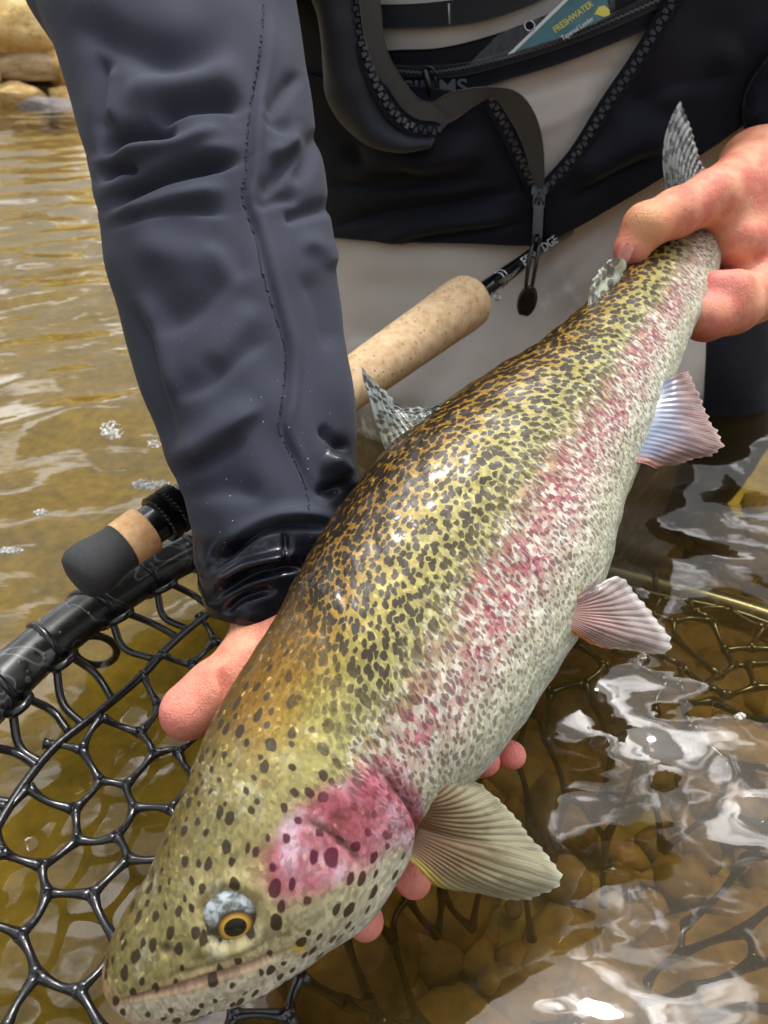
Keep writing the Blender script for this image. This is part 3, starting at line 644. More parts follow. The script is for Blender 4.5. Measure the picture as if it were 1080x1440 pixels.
# --- hand round the tail: thumb over the top, fingers behind
hB = [(.012, .010, chain([(1250, 150, .70), (1150, 205, .672), (1080, 262, .648)], [.033, .031, .032]) +
       chain([(1100, 235, .650), (1030, 300, .625), (1042, 340, .612)], [.034, .026, .022]) + chain([(1120, 300, .655), (1068, 380, .630)], [.034, .026]) +
       chain([(1060, 230, .660), (1046, 262, .645)], [.030, .028]) + chain([(1140, 330, .68), (1100, 395, .665)], [.03, .025])),
      (.007, .016, chain([(1052, 250, .628), (1000, 278, .598), (950, 300, .582), (908, 318, .570)], [.026, .0205, .0178, .0170]) + chain([(908, 318, .570), (888, 350, .574), (884, 370, .582)], [.0160, .0122, .0096])),
      (.006, .008, chain([(1085, 392, .625), (1030, 432, .600), (992, 446, .592), (968, 442, .618), (950, 428, .648)], [.023, .0210, .0182, .0165, .0135])),
      (.005, .006, chain([(1095, 408, .655), (1035, 438, .640), (985, 425, .655), (955, 390, .675)], [.021, .0175, .0150, .0120])),
      (.005, .006, chain([(1100, 380, .685), (1040, 408, .685), (985, 380, .690), (962, 350, .690)], [.019, .0165, .0140, .0115])),
      (.010, .012, chain([(1008, 398, .588), (1035, 402, .590)], [.0100, .0125]))]
cB = [(w1(998, 412, .566), w1(1012, 424, .568), .0016, .003), (w1(984, 352, .575), w1(1004, 380, .570), .0022, .005), (w1(1004, 382, .568), w1(1040, 372, .575), .0010, .005),
      (w1(975, 312, .560), w1(998, 290, .566), .0024, .004), (w1(986, 322, .562), w1(1010, 296, .568), .0022, .004), (w1(996, 334, .564), w1(1024, 308, .570), .0020, .004), (w1(1000, 346, .566), w1(1032, 322, .572), .0020, .004)]
VB, FB_ = sculpt(hB, cB, .0014)
def relax(V, Fc, it=3):
    for _ in range(it):
        acc = np.zeros_like(V); cn = np.zeros(len(V))
        for a, b in ((0, 1), (1, 2), (2, 3), (3, 0)):
            np.add.at(acc, Fc[:, a], V[Fc[:, b]]); np.add.at(cn, Fc[:, a], 1)
        V = V * .5 + .5 * acc / np.maximum(cn, 1)[:, None]
    return V
VA, VB = relax(VA, FA), relax(VB, FB_)
# the rest of the body, inside the clothes: arms, trunk, thighs, shins
S = np.array
J = dict(pel=S([.17, 1.06, .06]), che=S([.17, .99, .50]), nek=S([.17, .99, .72]), hd=S([.17, .95, .86]), shR=S([-.04, .98, .60]), shL=S([.39, .99, .60]),
         elR=w1(205, -60, .56), wrR=w1(372, 700, .455), elL=S([.62, .82, .42]), wrL=w1(1250, 150, .70), knR=S([.06, .92, -.14]), knL=S([.31, .98, -.14]), ftR=S([.06, 1.25, -.2]), ftL=S([.36, 1.3, -.2]))
hC = [(.04, .02, [(J['pel'], J['che'], .13, .14), (J['che'], J['nek'], .11, .06), (J['nek'], J['hd'], .055, .085), (J['hd'], J['hd'] + S([0, -.03, .05]), .085, .085), (J['che'], J['shR'], .1, .065), (J['che'], J['shL'], .1, .065),
       (J['shR'], J['elR'], .055, .042), (J['elR'], J['wrR'], .042, .030), (J['shL'], J['elL'], .055, .042), (J['elL'], J['wrL'], .042, .032),
       (J['pel'] + S([-.08, 0, 0]), J['knR'], .09, .055), (J['pel'] + S([.08, 0, 0]), J['knL'], .09, .055), (J['knR'], J['ftR'], .06, .04), (J['knL'], J['ftL'], .06, .04)])]
VC, FCc = sculpt(hC, [], .012, .03)
def skin_attr(V, tips, r=.016):
    q = np.min([np.linalg.norm(V - t, axis=1) for t in tips], axis=0); return np.exp(-(q / r) ** 2)
tA = skin_attr(VA, [w1(262, 1003, .3985), w1(514, 1296, .391), w1(582, 1238, .404), w1(672, 1073, .404), w1(714, 1061, .424)], .020)
tB = skin_attr(VB, [w1(884, 362, .58), w1(1000, 400, .585)], .018)
n = NT('skin')
p = n.pos(); tp = n.attr('tip', 'Fac'); mot = n.noise(p, 55, 4, .6); kn = n.attr('knuckle', 'Fac')
c = n.ramp(mot, [(.28, lin(208, 128, 100)), (.5, lin(226, 152, 120)), (.72, lin(234, 170, 136))])
c = n.mix(n.m('MULTIPLY', n.map(n.noise(p, 34, 4, .6), .42, .64), .75), c, lin(208, 104, 90))
c = n.mix(kn, c, lin(226, 168, 112)); c = n.mix(n.m('MULTIPLY', tp, .85), c, lin(234, 138, 130))
pore = n.vor(p, 900, 'F1', 1.0); wr = n.noise(n.vm('MULTIPLY', p, (1.6, 1., .7)), 300, 5, .7, .6)
M_skin = n.done(n.bsdf(color=c, rough=n.map(n.noise(p, 120, 3), .3, .7, .46, .62), sss=.14, sssr=(.012, .005, .003), ssss=.5, coat=.04, coatr=.25, normal=n.bump(n.m('ADD', n.m('MULTIPLY', pore[0], .3), n.m('ADD', wr, n.noise(p, 75, 3, .6))), .75, .0011)))
k1 = np.exp(-(np.linalg.norm(VB - w1(915, 318, .556), axis=1) / .022) ** 2)
VV = np.vstack([VA, VB, VC]); FF = np.vstack([FA, FB_ + len(VA), FCc + len(VA) + len(VB)])
mesh('body', VV, FF, M_skin, PERSON, attrs={'tip': ('FLOAT', np.r_[tA, tB, np.zeros(len(VC))]), 'knuckle': ('FLOAT', np.r_[np.zeros(len(VA)), k1 * .8, np.zeros(len(VC))])})
n = NT('nail'); M_nail = n.done(n.bsdf(color=lin(236, 150, 136), rough=.3, coat=.6, coatr=.1, sss=.15, ssss=.4))
nc = w1(876, 356, .5625); nv = nrm(np.array([0, 0, CAMZ]) - nc + np.array([-.42, 0, -.06])); ax_ = nrm(w1(872, 372, .578) - w1(884, 332, .562)); ax_ = nrm(ax_ - nv * (ax_ @ nv)); bx_ = np.cross(nv, ax_)
q, r_ = np.meshgrid(np.linspace(-1, 1, 15), np.linspace(-1, 1, 15), indexing='ij')
G = nc + (q * .0075 * (1 - .16 * r_ ** 2))[..., None] * ax_ + (r_ * .0056 * (1 - .30 * q ** 4))[..., None] * bx_ - (.0030 * r_ ** 2 + .001 * q ** 2)[..., None] * nv
sheet('thumbnail', G, M_nail, PERSON, .0008)

# ------------------------------------------------------------------ cloth
def cloth(name, c0, c1, rough, wetcol=None, weave=1400, sheen=.25, spec=.35, bstr=.05):
    n = NT(name); vr = n.n('VectorRotate', rotation_type='EULER_XYZ'); n.put(vr.inputs['Vector'], n.pos()); vr.inputs['Rotation'].default_value = (.7, .5, .9); p = vr.outputs[0]; c = n.mix(n.noise(p, 18, 2, .5), c0, c1)
    h = n.noise(p, 380, 3, .6); r = n.m('ADD', rough, n.m('MULTIPLY', n.m('SUBTRACT', n.noise(p, 40, 1), .5), .08)); sh = sheen; ct = 0.0
    if wetcol:
        w = n.attr('wet', 'Fac'); w = n.m('MULTIPLY', w, n.map(n.noise(p, 55, 4, .6), .22, .5)); c = n.mix(w, c, wetcol); r = n.m('ADD', n.m('MULTIPLY', r, n.m('SUBTRACT', 1.0, w)), n.m('MULTIPLY', w, .30)); sh = n.m('MULTIPLY', n.m('SUBTRACT', 1.0, w), sheen); ct = n.m('MULTIPLY', w, .5)
        fl = n.vor(p, 420, 'F1', 1.0); fr_ = n.sep(fl[1]); sp = n.m('MULTIPLY', n.map(fl[0], .16, .09), n.m('MULTIPLY', n.map(fr_[0], .90, .93), n.map(n.attr('speck', 'Fac'), .05, .5)))
        c = n.mix(sp, c, lin(206, 208, 214))
    return n.done(n.bsdf(color=c, rough=r, sheen=sh, sheenr=.4, spec=spec, coat=ct, coatr=.12, normal=n.bump(h, bstr, .0005)))
M_navy = cloth('softshell', lin(57, 60, 71), lin(67, 70, 81), .88, lin(21, 23, 31), sheen=.05, spec=.12)
M_black = cloth('black_softshell', lin(23, 25, 34), lin(31, 34, 45), .72, sheen=.1, spec=.2)
M_tape = cloth('seam_tape', lin(72, 72, 74), lin(92, 91, 92), .55, sheen=.1)
M_grey = M_grey if False else M_grey
M_wader = cloth('wader_cloth', lin(206, 199, 192), lin(222, 215, 208), .66, lin(112, 104, 96), sheen=.1)
M_web = cloth('webbing', lin(34, 38, 44), lin(46, 51, 58), .7, weave=900, bstr=.35)
n = NT('black_plastic'); M_plas = n.done(n.bsdf(color=lin(20, 21, 24), rough=.32, coat=.4, normal=n.bump(n.noise(n.pos(), 500, 2), .1, .0003)))
n = NT('zip_metal'); M_zipm = n.done(n.bsdf(color=lin(52, 54, 60), metal=.5, rough=.3, coat=.3))
n = NT('zip_teeth'); M_teeth = n.done(n.bsdf(color=lin(58, 60, 66), rough=.28, coat=.5))
n = NT('thread'); M_thr = n.done(n.bsdf(color=lin(26, 28, 38), rough=.7))

# --- trunk surface: a leaning oval; waders follow it, the jacket lies over it
TX, TY, TA, TB_, LEAN = .17, .985, .29, .185, .22
def trunk_hit(u, v, off=0.0):
    r = ray(u, v); a, b = TA + off, TB_ + off; A = r[..., 0] / a; Bq = -TX / a
    C = (r[..., 1] + LEAN * r[..., 2]) / b; D = (-TY + LEAN * (CAMZ - .3)) / b
    qa = A * A + C * C; qb = 2 * (A * Bq + C * D); qc = Bq * Bq + D * D - 1
    t = (-qb - np.sqrt(np.maximum(qb * qb - 4 * qa * qc, 0))) / (2 * qa); return np.array([0, 0, CAMZ]) + r * t[..., None]
def trunk_pt(phi, z, off=0.0):
    return np.stack([TX + (TA + off) * np.sin(phi), TY - LEAN * (z - .3) - (TB_ + off) * np.cos(phi), z + 0 * phi], -1)
def trunk_param(P, off=0.0):
    return np.arctan2((P[..., 0] - TX) / (TA + off), (TY - LEAN * (P[..., 2] - .3) - P[..., 1]) / (TB_ + off)), P[..., 2]
def pix_grid(c1, c2, n, m):                        # ruled grid between two pixel polylines
    a = even(spline(np.array(c1, float), 60), n); b = even(spline(np.array(c2, float), 60), n); t = np.linspace(0, 1, m)[None, :, None]
    return a[:, None] * (1 - t) + b[:, None] * t

# --- waders
phi, zz = np.meshgrid(np.linspace(-np.pi, np.pi, 320, endpoint=False), np.linspace(-.2, .62, 240), indexing='ij')
G = trunk_pt(phi, zz, -.006)
lap = sstep(.25, -.02, zz) * np.cos(np.clip(phi, -1.5, 1.5)); G[..., 1] -= .14 * lap
pu, pv, pd = proj(G); frn = np.cos(phi) > 0
wf = np.zeros_like(zz)
for pts, amp, wa, wb in [([(480, 470), (540, 480), (590, 520)], -.006, 10, 26), ([(470, 380), (560, 372), (680, 372)], .006, 22, 40), ([(640, 560), (720, 480), (820, 400), (880, 300)], .008, 26, 40),
      ([(700, 420), (800, 350), (890, 275)], -.006, 12, 20), ([(760, 430), (840, 350), (910, 280)], -.005, 9, 16), ([(560, 650), (600, 560), (640, 500)], -.004, 18, 30), ([(470, 600), (520, 560), (600, 555)], .004, 16, 30),
      ([(690, 150), (780, 120), (880, 90)], -.003, 9, 16), ([(720, 190), (780, 170), (850, 130)], .003, 12, 20), ([(640, 380), (646, 460), (640, 540)], -.0015, 3, 3)]:
    wf += amp * stroke(pu, pv, pts, wa, wb) * frn
wf += .0030 * vnoise(np.stack([pu / 200, pv / 200], -1), 31, 2) * frn
G = G + gridn(G) * (wf * np.sign((gridn(G) * (G - np.array([TX, TY, .2]))).sum(-1)))[..., None]
wetm = sstep(.10, .0, G[..., 2]) * .9 + .5 * np.exp(-((pu - 790) ** 2 + (pv - 420) ** 2) / 45 ** 2)
wad = mesh('waders', G.reshape(-1, 3), gridf(320, 240, True, False), M_wader, PERSON, attrs={'wet': ('FLOAT', wetm), 'speck': ('FLOAT', np.zeros(wetm.shape))})
tag(wad, 'pale grey chest waders')
# the other, dark knee resting on the bed behind the hand
kp = spline(np.array([[.26, 1.08, .17], [.345, 1.00, .11], [.42, .97, .05], [.46, .99, -.08], [.46, 1.05, -.2]]), 60)
mb = MB(); mb.tube(kp, np.interp(np.linspace(0, 1, 60), [0, .3, .6, 1], [.14, .125, .10, .09]), 48)
kn_ = mb.build('knee_pad', M_black, wad); tag(kn_, 'black knee of the waders')
Vk = np.array([v.co[:] for v in kn_.data.vertices]); Vk = Vk + nrm(Vk - kp.mean(0)) * (.008 * vnoise(Vk * 7, 12, 3))[:, None]; kn_.data.vertices.foreach_set('co', Vk.ravel().astype(np.float32))

# --- jacket front, the side left of the zip
JK = thing('jacket', (.17, .85, .22), None, None) if False else PERSON
def panel(name, zipline, end_phi, z_top, z_bot, folds, mat, off=.010, n=260, m=220, rise=1.0):
    zp = even(spline(np.array(zipline, float), 120), n); hit = trunk_hit(zp[:, 0], zp[:, 1], off); ph, z0 = trunk_param(hit, off)
    t = np.linspace(0, 1, m)[None]; hemdip = np.linspace(z_top, z_bot, n)[:, None]; t2 = sstep(0, 1, t ** rise)
    P = ph[:, None] * (1 - t) + end_phi * t; Z = z0[:, None] * (1 - t2) + hemdip * t2
    G = trunk_pt(P, Z, off); u, v, d = proj(G); f = np.zeros_like(u); fr_ = np.cos(P) > -.1
    for pts, amp, wa, wb in folds: f += 1.5 * amp * stroke(u, v, pts, wa, wb) * fr_
    f += .0034 * vnoise(np.stack([u / 260, v / 130], -1), 17, 2) * fr_
    nm = gridn(G); nm = nm * np.sign((nm * (G - np.array([TX, TY, .25]))).sum(-1, keepdims=True)); G = G + nm * f[..., None]
    return G, sheet(name, G, mat, PERSON, .003)
_, jl = panel('jacket_front', [(560, 118), (640, 128), (692, 142), (712, 180), (736, 232), (752, 268), (756, 300), (758, 344)], -2.4, .42, .20,
    [([(470, 250), (540, 235), (640, 215), (700, 205)], .010, 16, 22), ([(455, 262), (560, 262), (700, 250)], -.006, 8, 18), ([(460, 322), (560, 300), (640, 290), (735, 268)], -.007, 5, 14), ([(520, 345), (600, 318), (740, 300)], .006, 10, 12),
     ([(560, 338), (650, 330), (740, 312)], -.004, 5, 8), ([(480, 200), (520, 235), (600, 240)], -.008, 14, 14), ([(690, 150), (725, 220), (742, 300)], -.003, 3, 10)], M_black)
tag(jl, 'black soft jacket front hanging left of the zip')
GR, jr = panel('jacket_front', [(1010, -220), (984, -110), (952, -14), (930, 30), (893, 90), (852, 150), (812, 214), (774, 262), (766, 290), (764, 338)], 2.3, .62, .47,
    [([(800, 260), (880, 215), (960, 180)], .008, 18, 30), ([(790, 290), (860, 250), (930, 215)], -.005, 9, 16), ([(860, 170), (940, 120), (1040, 100)], -.006, 16, 30), ([(900, 150), (970, 110), (1050, 60)], .006, 20, 30)], M_black, rise=.62)
tag(jr, 'black soft jacket front hanging right of the zip')
phs, zs = np.meshgrid(np.linspace(-.80, -2 * np.pi + 1.9, 160), np.linspace(.24, .64, 60), indexing='ij')
Gs = trunk_pt(phs, zs, .004); Gs = Gs * 1.0; shp = sstep(.52, .64, zs); Gs = Gs + (np.array([TX, TY - .1, .64]) - Gs) * (.35 * shp)[..., None]
tag(sheet('jacket_back', Gs + gridn(Gs) * (.003 * vnoise(Gs * 6, 2, 2))[..., None], M_black, PERSON, .003), 'black jacket side and back')
# flopped-over upper corner with its zip edge
zA = [(462, -220), (482, -120), (497, -30), (502, 10), (510, 60), (530, 118), (556, 160), (584, 180), (618, 184)]
lA = [(350, -220), (400, -120), (430, -30), (452, 40), (453, 110), (468, 168), (510, 204), (560, 214), (606, 205)]
UV = pix_grid(lA, zA, 140, 90); tq = np.linspace(0, 1, 90)[None]
G = trunk_hit(UV[..., 0], UV[..., 1], .030) + 0; nm = gridn(G); nm = nm * np.sign((nm * (np.array([0, 0, CAMZ]) - G)).sum(-1, keepdims=True))
G = G + nm * (.022 * np.sin(np.pi * np.clip(tq * .9, 0, 1)) * np.ones((140, 1)) + .0028 * vnoise(UV / 110, 9, 2))[..., None]
G = G - nm * (.035 * sstep(.25, 0, tq) * np.ones((140, 1)))[..., None]
fl = sheet('jacket_flap', G, cloth('navy_lining', lin(34, 37, 47), lin(46, 49, 60), .62), PERSON, .003); tag(fl, 'unzipped upper jacket corner folded outwards')
GA = G
def ribbon(name, c1, c2, o1, o2, mat, parent, n=120, m=14, wob=0.0):
    UV = pix_grid(c1, c2, n, m); t = np.linspace(0, 1, m)[None] * np.ones((n, 1)); o = np.interp(np.linspace(0, 1, n), np.linspace(0, 1, len(o1)), o1)[:, None] * (1 - t) + np.interp(np.linspace(0, 1, n), np.linspace(0, 1, len(o2)), o2)[:, None] * t
    H = np.array([trunk_hit(UV[i, :, 0], UV[i, :, 1], 0.0) for i in range(n)]); d = nrm(np.array([0, 0, CAMZ]) - H); G = H + d * (o + wob * np.sin(np.linspace(0, 9, n))[:, None])[..., None]
    return G, sheet(name, G, mat, parent, .0012)
ribbon('zip_facing', [(466, -220), (486, -120), (500, -30), (506, 10), (514, 60), (533, 116), (560, 160), (590, 178), (622, 183)], [(500, -220), (518, -120), (530, -30), (536, 10), (542, 62), (560, 102), (588, 138), (612, 146), (632, 170)], [.044] * 3, [.036, .036, .044], M_tape, fl)
ribbon('zip_facing', [(612, 180), (640, 168), (668, 148), (694, 138), (716, 166), (736, 206), (752, 266)], [(608, 144), (640, 128), (690, 122), (728, 130), (752, 160), (764, 205), (766, 262)], [.040, .036, .028, .020, .016, .014], [.044, .040, .034, .030, .024, .016], M_tape, jl)
# --- zip teeth along three runs, slider and pull
def teeth(pts3, nv, mb, step=.0042, w=.0026):
    L = np.r_[0, np.cumsum(np.linalg.norm(np.diff(pts3, axis=0), axis=1))]; k = int(L[-1] / step); P = even(pts3, k); T = nrm(np.gradient(P, axis=0))
    for i in range(k):
        N = nrm(nv[min(i * len(nv) // k, len(nv) - 1)]); B = nrm(np.cross(T[i], N)); N = np.cross(B, T[i]); sg = 1 if i % 2 else -1
        mb.box(P[i] + B * sg * w * .28, (T[i], B, N), (step * .36, w * .75, w * .55))
        mb.box(P[i] + B * sg * w * 1.0, (T[i], B, N), (step * .46, w * .35, w * .72))
def zip_run(pix, off, parent, name='zip_teeth'):
    q = even(spline(np.array(pix, float), 120), 160); H = trunk_hit(q[:, 0], q[:, 1], 0.0); nv = nrm(np.array([0, 0, CAMZ]) - H); o = np.interp(np.linspace(0, 1, 160), np.linspace(0, 1, len(off)), off); P = H + nv * o[:, None]
    mb = MB(); teeth(P, nv, mb); z = mb.build(name, M_teeth, parent, smooth=False); z['kind'] = 'stuff'
    b = MB(); Tn = nrm(np.gradient(P, axis=0)); Bn = nrm(np.cross(Tn, nv))
    sheet('zip_tape', np.stack([P - nv * .002 + Bn * k * .0075 for k in np.linspace(-1, 1, 5)], 1), M_black, parent, .0012); return P
zip_run(zA, [.040, .040, .040, .044, .050, .048], fl)
zip_run([(690, 140), (712, 180), (736, 232), (752, 266)], [.018, .018, .017, .016], jl)
zip_run([(1010, -220), (984, -110), (952, -14), (930, 30), (893, 90), (852, 150), (812, 214), (774, 258), (763, 270)], [.016] * 3, jr)
zip_run([(758, 276), (757, 300), (758, 342)], [.017] * 3, jr)
# slider
c = trunk_hit(np.array(758.), np.array(280.), 0.0); nv = nrm(np.array([0, 0, CAMZ]) - c); T = nrm(trunk_hit(np.array(756.), np.array(320.)) - c); T = nrm(T - nv * (T @ nv)); B = np.cross(nv, T)
def at(p_t, p_b, p_n): return c + T * p_t + B * p_b + nv * p_n
mb = MB()
mb.box(at(-.001, 0, .022), (T, B, nv), (.0085, .0062, .0024)); mb.box(at(-.008, -.0052, .022), (T, B, nv), (.004, .0028, .0026)); mb.box(at(-.008, .0052, .022), (T, B, nv), (.004, .0028, .0026))
mb.tube(spline([at(-.006, 0, .024), at(-.003, 0, .029), at(.003, 0, .029), at(.006, 0, .024)], 12), .0014, 8)
sld = mb.build('zip_slider', M_zipm, jr, smooth=False); bv = sld.modifiers.new('bevel', 'BEVEL'); bv.width = .0007; bv.segments = 2
mb = MB(); ring = [at(.004 + .006 * math.sin(a) , .0042 * math.cos(a), .030) for a in np.linspace(0, 2 * np.pi, 20, endpoint=False)]; mb.tube(ring, .0011, 8, closed=True)
pth = [at(.009, 0, .030), at(.034, -.0005, .031)]
mb.box(at(.021, -.0036, .031), (T, B, nv), (.0150, .0012, .0014)); mb.box(at(.021, .0036, .031), (T, B, nv), (.0150, .0012, .0014)); mb.box(at(.037, 0, .031), (T, B, nv), (.0022, .0048, .0016)); mb.box(at(.007, 0, .031), (T, B, nv), (.0016, .0048, .0016)); mb.box(at(.020, 0, .0303), (T, B, nv), (.012, .0026, .0008))
mb.build('zip_pull', M_plas, jr, smooth=False)
def dp(u, v, o): 
    h = trunk_hit(np.array(float(u)), np.array(float(v)), 0.0); return h + nrm(np.array([0, 0, CAMZ]) - h) * o
mb = MB()
for k in (-1, 1):
    mb.tube(spline([dp(756 + 4 * k, 325, .036), dp(752 + 5 * k, 352, .064), dp(747 + 5 * k, 382, .078), dp(743 + 4 * k, 408, .080)], 24), .0021, 8)
q = np.linspace(0, 1, 24); cc = S([dp(747 - 11 * a, 402 + 42 * a, .080 + .002 * a) for a in q]); nvv = nrm(np.array([0, 0, CAMZ]) - cc); Tt = nrm(np.gradient(cc, axis=0)); Bb = np.cross(nvv, Tt)
wdt = .0112 * np.sqrt(np.maximum(1 - ((q - .52) / .53) ** 2, .02)) ; a_ = np.linspace(0, 2 * np.pi, 24, endpoint=False)
rim = 1 - .0
V = cc[:, None] + Bb[:, None] * (wdt[:, None] * np.cos(a_))[..., None] + nvv[:, None] * ((.0042 * np.sqrt(np.maximum(1 - ((q - .5) / .52) ** 2, .02)))[:, None] * np.sin(a_))[..., None]
dishd = np.exp(-((q[:, None] - .55) / .26) ** 4) * np.exp(-(np.cos(a_)[None] / .62) ** 4) * (np.sin(a_)[None] > 0); V = V - nvv[:, None] * (.0018 * dishd)[..., None]
mb.add(V.reshape(-1, 3), [tuple(x) for x in gridf(24, 24, False, True)] + [tuple(range(24)), tuple(range(23 * 24, 24 * 24))])
pt = mb.build('pull_tab', M_plas, jr)

# --- what the waders carry on the chest: webbing, zipped pocket, lettering
ribbon('webbing_strap', [(500, 40), (560, 40), (620, 38), (680, 30), (745, 8), (800, -20)], [(500, 5), (560, 6), (620, 2), (680, -8), (745, -30), (800, -60)], [.002] * 3, [.002] * 3, M_web, wad)
mb = MB(); mb.tube([dp(631, 5, .0035), dp(632, 34, .0035)], .0009, 6); mb.build('bar_tack', cloth('white_thread', lin(160, 160, 165), lin(180, 180, 185), .7), wad)
ribbon('chest_pocket', [(500, 128), (560, 136), (630, 142), (690, 119), (780, 92), (860, 62), (960, 18)], [(500, 74), (560, 70), (620, 67), (690, 50), (770, 20), (840, -12), (930, -60)], [.0025] * 3, [.0025] * 3, M_black, wad)
ribbon('pocket_flap', [(500, 104), (560, 108), (640, 108), (710, 92), (800, 64), (880, 32), (960, -6)], [(500, 88), (560, 92), (640, 90), (710, 74), (800, 44), (880, 10), (960, -30)], [.0045] * 3, [.0045] * 3, M_web, wad)
for dv, rr_ in ((0, .0008), (-5, .0005), (5, .0005)):
    q = even(spline(np.array([(545, 98 + dv), (610, 101 + dv), (700, 84 + dv), (800, 54 + dv), (935, -4 + dv)], float), 80), 150); H = trunk_hit(q[:, 0], q[:, 1]); P = H + nrm(np.array([0, 0, CAMZ]) - H) * .0056
    mb = MB()
    if dv == 0:
        teeth(P, nrm(np.array([0, 0, CAMZ]) - H), mb, .0021, .0009); mb.build('pocket_zip_teeth', cloth('dull_zip', lin(86, 88, 92), lin(110, 112, 116), .4, weave=100), wad, smooth=False)['kind'] = 'stuff'
    else: mb.tube(P, rr_, 6); mb.build('pocket_seam', M_web, wad)
mb = MB(); ringp = [dp(603 + 8 * math.cos(a), 103 + 9 * math.sin(a), .010) for a in np.linspace(0, 6.28, 18, endpoint=False)]; mb.tube(ringp, .0012, 8, closed=True)
mb.tube(spline([dp(598, 98, .008), dp(600, 110, .012), dp(604, 124, .012), dp(606, 136, .010)], 16), .0032, 10); mb.tube(spline([dp(611, 108, .009), dp(614, 122, .009), dp(611, 140, .009)], 12), .0015, 8)
mb.build('pocket_zip_pull', M_plas, wad)
def text3(name, body, u, v, h, dirpx, off, mat, parent, size_px, font_w=1.0, ext=.0002, bold=.0):
    cu = bpy.data.curves.new('t', 'FONT'); cu.body = body; cu.align_x = 'CENTER'; cu.align_y = 'CENTER'; cu.size = 1.0; cu.extrude = 0; cu.offset = bold
    to = bpy.data.objects.new('t', cu); col.objects.link(to); bpy.context.view_layer.update()
    me = bpy.data.meshes.new_from_object(to.evaluated_get(bpy.context.evaluated_depsgraph_get())); bpy.data.objects.remove(to)
    V = np.array([q.co[:] for q in me.vertices]); Fc = [tuple(p_.vertices) for p_ in me.polygons]
    d0 = np.array(dirpx, float); d0 /= np.linalg.norm(d0); pr = np.array([d0[1], -d0[0]])
    px = u + (V[:, 0] * font_w * d0[0] + V[:, 1] * pr[0]) * size_px; py = v + (V[:, 0] * font_w * d0[1] + V[:, 1] * pr[1]) * size_px
    H = h(px, py); P = H + nrm(np.array([0, 0, CAMZ]) - H) * off
    return mesh(name, P, Fc, mat, parent, smooth=False)
n = NT('grey_print'); M_print = n.done(n.bsdf(color=lin(104, 106, 112), rough=.5))
text3('lettering', 'SIMMS', 612, 124, lambda a, b: trunk_hit(a, b), (1, -.03), .0050, M_print, wad, 30, 1.12, bold=.02)

# --- sleeve of the arm that reaches down to the fish
SL = np.array([(150, -170, .600, 165), (205, -60, .555, 176), (240, 0, .530, 176), (266, 110, .508, 166), (290, 215, .492, 160), (309, 330, .482, 157), (330, 450, .474, 152),
               (356, 560, .466, 142), (377, 660, .457, 128), (379, 740, .450, 110), (370, 805, .445, 96), (364, 840, .442, 84), (360, 868, .441, 72)], float)
ns, nt = 460, 300
idx = np.linspace(0, len(SL) - 1, ns); Q = spline(SL, ns); Cn = W(Q[:, 0], Q[:, 1], Q[:, 2]); Tn = nrm(np.gradient(Cn, axis=0)); Vd = nrm(np.array([0, 0, CAMZ]) - Cn); Vd = nrm(Vd - Tn * (Vd * Tn).sum(1, keepdims=True)); Rt = np.cross(Vd, Tn)
if Rt[100, 0] < 0: Rt = -Rt
rad = Q[:, 3] * Q[:, 2] / F; a = np.linspace(0, 2 * np.pi, nt, endpoint=False)
G = Cn[:, None] + Rt[:, None] * (rad[:, None] * np.cos(a))[..., None] + Vd[:, None] * ((rad * np.interp(idx / (len(SL) - 1), [0, .7, 1], [.80, .88, .95]))[:, None] * np.sin(a))[..., None]
N = gridn(G); N = N * np.sign((N * (G - Cn[:, None])).sum(-1)).mean(); u, v, d = proj(G); fr_ = sstep(-.35, .15, np.sin(a))[None] * np.ones((ns, 1)); f = np.zeros_like(u)
seam = [(376, -30), (374, 30), (368, 90), (358, 140), (352, 200), (350, 245), (346, 280), (362, 330), (376, 390), (394, 450), (406, 500), (402, 560), (398, 605), (420, 650), (436, 690), (440, 730)]
